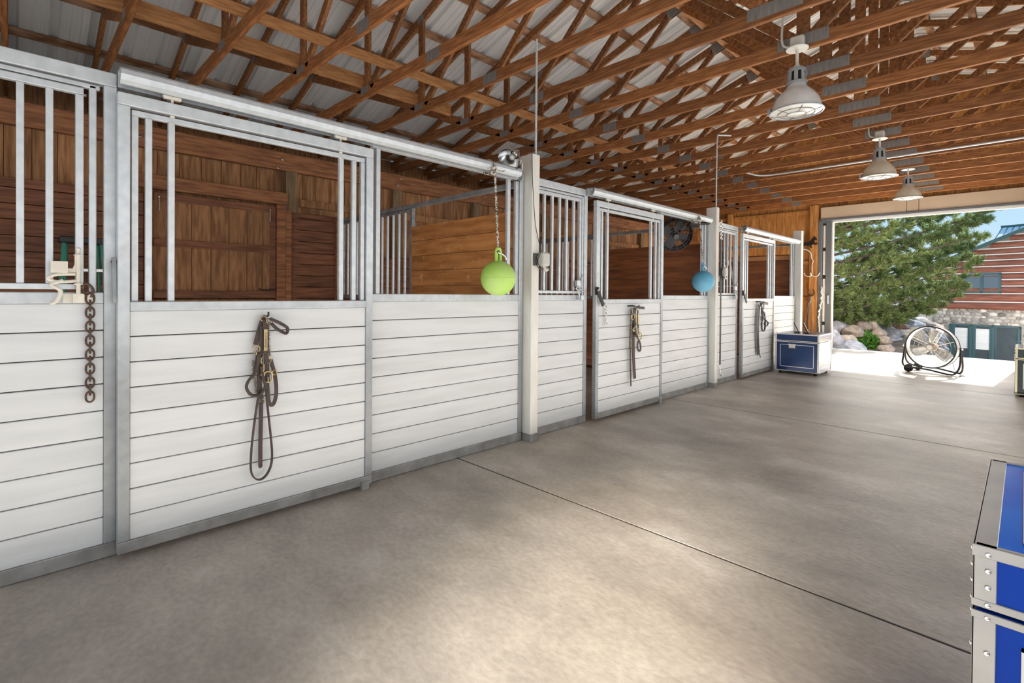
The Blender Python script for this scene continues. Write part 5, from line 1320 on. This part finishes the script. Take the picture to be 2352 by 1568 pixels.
def leafmesh(name, vs, fs, m_, parent):
    base = BASE.get(parent.name) if parent else Vector((0, 0, 0))
    me = bpy.data.meshes.new(name); vv = vs - np.array(base)[None]
    me.vertices.add(len(vv)); me.vertices.foreach_set('co', vv.ravel())
    nf = len(fs); k = fs.shape[1]
    me.loops.add(nf * k); me.loops.foreach_set('vertex_index', fs.ravel().astype(np.int32))
    me.polygons.add(nf); me.polygons.foreach_set('loop_start', np.arange(nf) * k); me.polygons.foreach_set('loop_total', np.full(nf, k))
    me.update(); me.validate(); me.materials.append(m_)
    o = bpy.data.objects.new(name, me); COL.objects.link(o); o.parent = parent
    BASE[o.name] = base
    return o
# --- pine tree
tb = at(1835, 770, 15.2); tb.z = -0.1
tree = thing('pine_tree', 'big green pine tree filling the doorway view, leaning in from the left', 'tree', tuple(tb))
rnd = random.Random(11)
tips = [(2284, 482), (2272, 505), (2262, 535), (2240, 560), (2205, 470), (2150, 440), (2230, 590), (2215, 560), (2255, 600), (2232, 632), (2222, 655), (2196, 680), (2170, 700), (2140, 716), (2105, 727), (2075, 730),
        (2035, 722), (2000, 715), (1965, 712), (1935, 705), (2120, 470), (2080, 450), (2030, 450), (1980, 440), (1930, 440), (2170, 530), (2110, 540), (2060, 520), (2000, 530), (1950, 520), (2190, 600), (2140, 610), (2090, 590),
        (2040, 600), (1985, 590), (1940, 610), (2160, 650), (2110, 660), (2060, 650), (2010, 655), (1960, 660), (2150, 690), (2090, 700), (2030, 690), (1980, 690), (2190, 560), (2225, 520), (2180, 490), (2120, 505), (2050, 480), (1920, 560), (1915, 650)]
bm_ = MB(); cs = []; ds = []
def trunk_at(z): return Vector((tb.x, tb.y, z))
bm_.tube([trunk_at(-0.1), trunk_at(2.5), trunk_at(6.0), trunk_at(8.5)], 0.2, 12, rs=[0.26, 0.22, 0.15, 0.06])
for ti, (px, py) in enumerate(tips):
    D = 15.2 + rnd.uniform(-1.3, 1.3)
    tip = at(px, py, D)
    zroot = max(0.6, min(6.5, tip.z - 0.28 * (Vector((tip.x, tip.y)) - Vector((tb.x, tb.y))).length))
    root = trunk_at(zroot)
    mid = root.lerp(tip, 0.5) + Vector((0, 0, -0.12))
    path = smoothpath([root, mid, tip], 7)
    Ln = (tip - root).length
    bm_.tube(path, 0.02, 6, rs=[0.045 * (1 - i / len(path)) + 0.008 for i in range(len(path))])
    ns = int(9 + Ln * 8.5)
    for k in range(ns):
        f = rnd.uniform(0.18, 1.0) ** 0.7; i = min(len(path) - 2, int(f * (len(path) - 1)))
        p = path[i].lerp(path[i + 1], rnd.random()); dr_ = (path[i + 1] - path[i]).normalized()
        side = Vector((rnd.gauss(0, 1), rnd.gauss(0, 1), rnd.gauss(0, 0.75)))
        spread = 0.66 * (1.02 - f) + 0.16
        e_ = p + side.normalized() * rnd.uniform(0.1, 1.0) * spread + Vector((0, 0, 0.02))
        for q in range(4):
            g_ = p.lerp(e_, 0.35 + 0.65 * q / 3)
            cs.append(tuple(g_)); dd_ = ((e_ - p).normalized() * 0.6 + dr_ * 0.7 + Vector((0, 0, 0.25))); ds.append(tuple(dd_))
bm_.build('trunk_and_branches', M['bark'], tree, smooth=True)
vs, fs = tufts(cs, ds, 20, 0.15, 0.012, 3)
fol = leafmesh('needles', vs, fs, M['needle'], tree); fol['kind'] = 'stuff'
# --- shrubs
def shrub(px, py, D, hw, hh, lab, n=900, leaf=0.07, grp=None, spiky=False):
    c = at(px, py, D); k = D / CF; gx = hw * k; gz = hh * k
    t = thing('leafy_shrub' if not spiky else 'leafy_plant', lab, 'shrub', (c.x, c.y, c.z - gz), grp)
    rs = np.random.RandomState(int(px)); u = rs.normal(size=(n, 3)); u /= np.linalg.norm(u, axis=1)[:, None]
    r = rs.uniform(0.45, 1.0, n)[:, None] ** 0.5 * (1 + 0.18 * np.sin(u[:, :1] * 7) * np.cos(u[:, 2:] * 6))
    P = np.array(c)[None] + u * r * np.array([gx, gx, gz])[None]
    vs, fs = tufts(P, u * 0.7 + np.array([0, 0, .3]), 4, leaf, leaf * 0.45, int(px))
    f_ = leafmesh('leaves', vs, fs, M['leaf'], t); f_['kind'] = 'stuff'
    m = MB()
    for i in range(9):
        a = i * 0.7; m.tube([(c.x, c.y, c.z - gz), (c.x + gx * .6 * math.cos(a), c.y + gx * .6 * math.sin(a), c.z + gz * .3)], 0.008, 5)
    m.build('stems', M['bark'], t)
shrub(1986, 789, 14.4, 33, 25, 'round bright green shrub at the edge of the concrete slab', 1000, 0.075)
shrub(1922, 742, 15.5, 18, 22, 'light green leafy plant close to the left door edge', 420, 0.11, spiky=True)
shrub(1955, 745, 15.8, 26, 8, 'low trailing green plant spilling over the tan boulders', 420, 0.09, spiky=True)
shrub(1948, 728, 17.0, 10, 14, 'small upright green plant in front of the lawn', 200, 0.08, spiky=True)

# ================================================================== LIGHT
w = bpy.data.worlds.new('world'); sc.world = w; w.use_nodes = True
nt = w.node_tree; bg = nt.nodes['Background']
tc = nt.nodes.new('ShaderNodeTexCoord'); sx = nt.nodes.new('ShaderNodeSeparateXYZ'); nt.links.new(tc.outputs['Generated'], sx.inputs[0])
cr = nt.nodes.new('ShaderNodeValToRGB'); nt.links.new(sx.outputs['Z'], cr.inputs['Fac'])
e = cr.color_ramp.elements
e[0].position = 0.0; e[0].color = (0.66, 0.80, 0.90, 1); e[1].position = 0.75; e[1].color = (0.16, 0.40, 0.78, 1)
k_ = e.new(0.16); k_.color = (0.42, 0.68, 0.90, 1)
nt.links.new(cr.outputs[0], bg.inputs['Color']); bg.inputs['Strength'].default_value = 1.08
sd = bpy.data.lights.new('sun', 'SUN'); sd.energy = 5.5; sd.angle = math.radians(0.6); sd.color = (1.0, 0.95, 0.87)
so = bpy.data.objects.new('sun', sd); COL.objects.link(so)
sv = Vector((0.086, 1.0, 0.735)).normalized()
so.rotation_euler = sv.to_track_quat('Z', 'Y').to_euler()
def area(name, loc, direction, sx, sy, power, col):
    d = bpy.data.lights.new(name, 'AREA'); d.shape = 'RECTANGLE'; d.size = sx; d.size_y = sy; d.energy = power; d.color = col
    o = bpy.data.objects.new(name, d); COL.objects.link(o); o.location = loc
    o.rotation_euler = (-Vector(direction)).to_track_quat('Z', 'Y').to_euler()
    return o
area('doorway_fill_behind', (1.6, YF + 0.2, 1.7), (0, 1, 0.02), 3.2, 2.6, 60, (0.98, 0.98, 0.98))  # added interior fill at the unseen doorway behind the camera
area('doorway_light_end', (1.3, YE + 0.4, 1.6), (0, -1, 0.02), 3.0, 2.6, 110, (1.0, 0.97, 0.92))
area('aisle_fill_right', (XR - 0.05, 4.5, 1.7), (-1, 0, 0.05), 13.0, 2.2, 120, (0.96, 0.98, 1.0))  # added fill lamp along the right wall; no fixture there
area('floor_bounce_fill', (1.8, 4.8, 0.06), (0, 0, 1), 3.0, 15.0, 190, (1.0, 0.90, 0.78))  # added upward fill imitating light bounced off the aisle floor
area('stall_bounce_fill', (-1.8, 4.6, 0.06), (0, 0, 1), 2.8, 15.0, 70, (1.0, 0.93, 0.86))  # unseen upward fill added for the stall interiors
for i, y in enumerate((1.4, 4.9, 8.5)):
    area('stall_fill', (-0.12, y, 1.62), (-1, 0, 0.0), 2.6, 0.7, 9, (1.0, 0.95, 0.88))  # added fill brightening each stall; the stalls hold no such lamp
area('yard_bounce_fill', (1.6, 14.3, 1.9), (-0.1, 1, -0.02), 6.0, 3.0, 150, (1.0, 0.96, 0.90))  # added outdoor fill, stands in for sunlight reflected from the apron
area('house_bounce_fill', (2.4, 22.5, -0.2), (0.0, 1, 0.18), 6.0, 2.0, 330, (1.0, 0.96, 0.90))  # extra lamp added to brighten the shaded house front
area('sun_bounce_fill', (1.3, 11.3, 0.05), (0, -0.1, 1), 3.2, 3.2, 230, (1.0, 0.80, 0.55))  # warm lamp added to imitate glow thrown up by the sunlit floor
sp = bpy.data.lights.new('floor_patch_spot', 'SPOT'); sp.energy = 6000; sp.spot_size = math.radians(15); sp.spot_blend = 1.0; sp.color = (1.0, 0.92, 0.8); sp.shadow_soft_size = 0.3  # added spotlight behind the camera, makes the warm patch on the floor
so2 = bpy.data.objects.new('floor_patch_spot', sp); COL.objects.link(so2); so2.location = (3.4, -3.9, 3.0)
so2.rotation_euler = (Vector((3.4, -3.9, 3.0)) - Vector((1.80, 1.50, 0))).to_track_quat('Z', 'Y').to_euler()

sc.view_settings.view_transform = 'Standard'
sc.view_settings.look = 'None'
sc.view_settings.exposure = 0.05
sc.view_settings.gamma = 1.0
sc.cycles.max_bounces = 6
sc.cycles.diffuse_bounces = 3
sc.cycles.glossy_bounces = 2
sc.cycles.transmission_bounces = 2
sc.cycles.transparent_max_bounces = 4
sc.cycles.caustics_reflective = False
sc.cycles.caustics_refractive = False
sc.cycles.use_adaptive_sampling = True
sc.cycles.adaptive_threshold = 0.09
sc.cycles.use_denoising = True
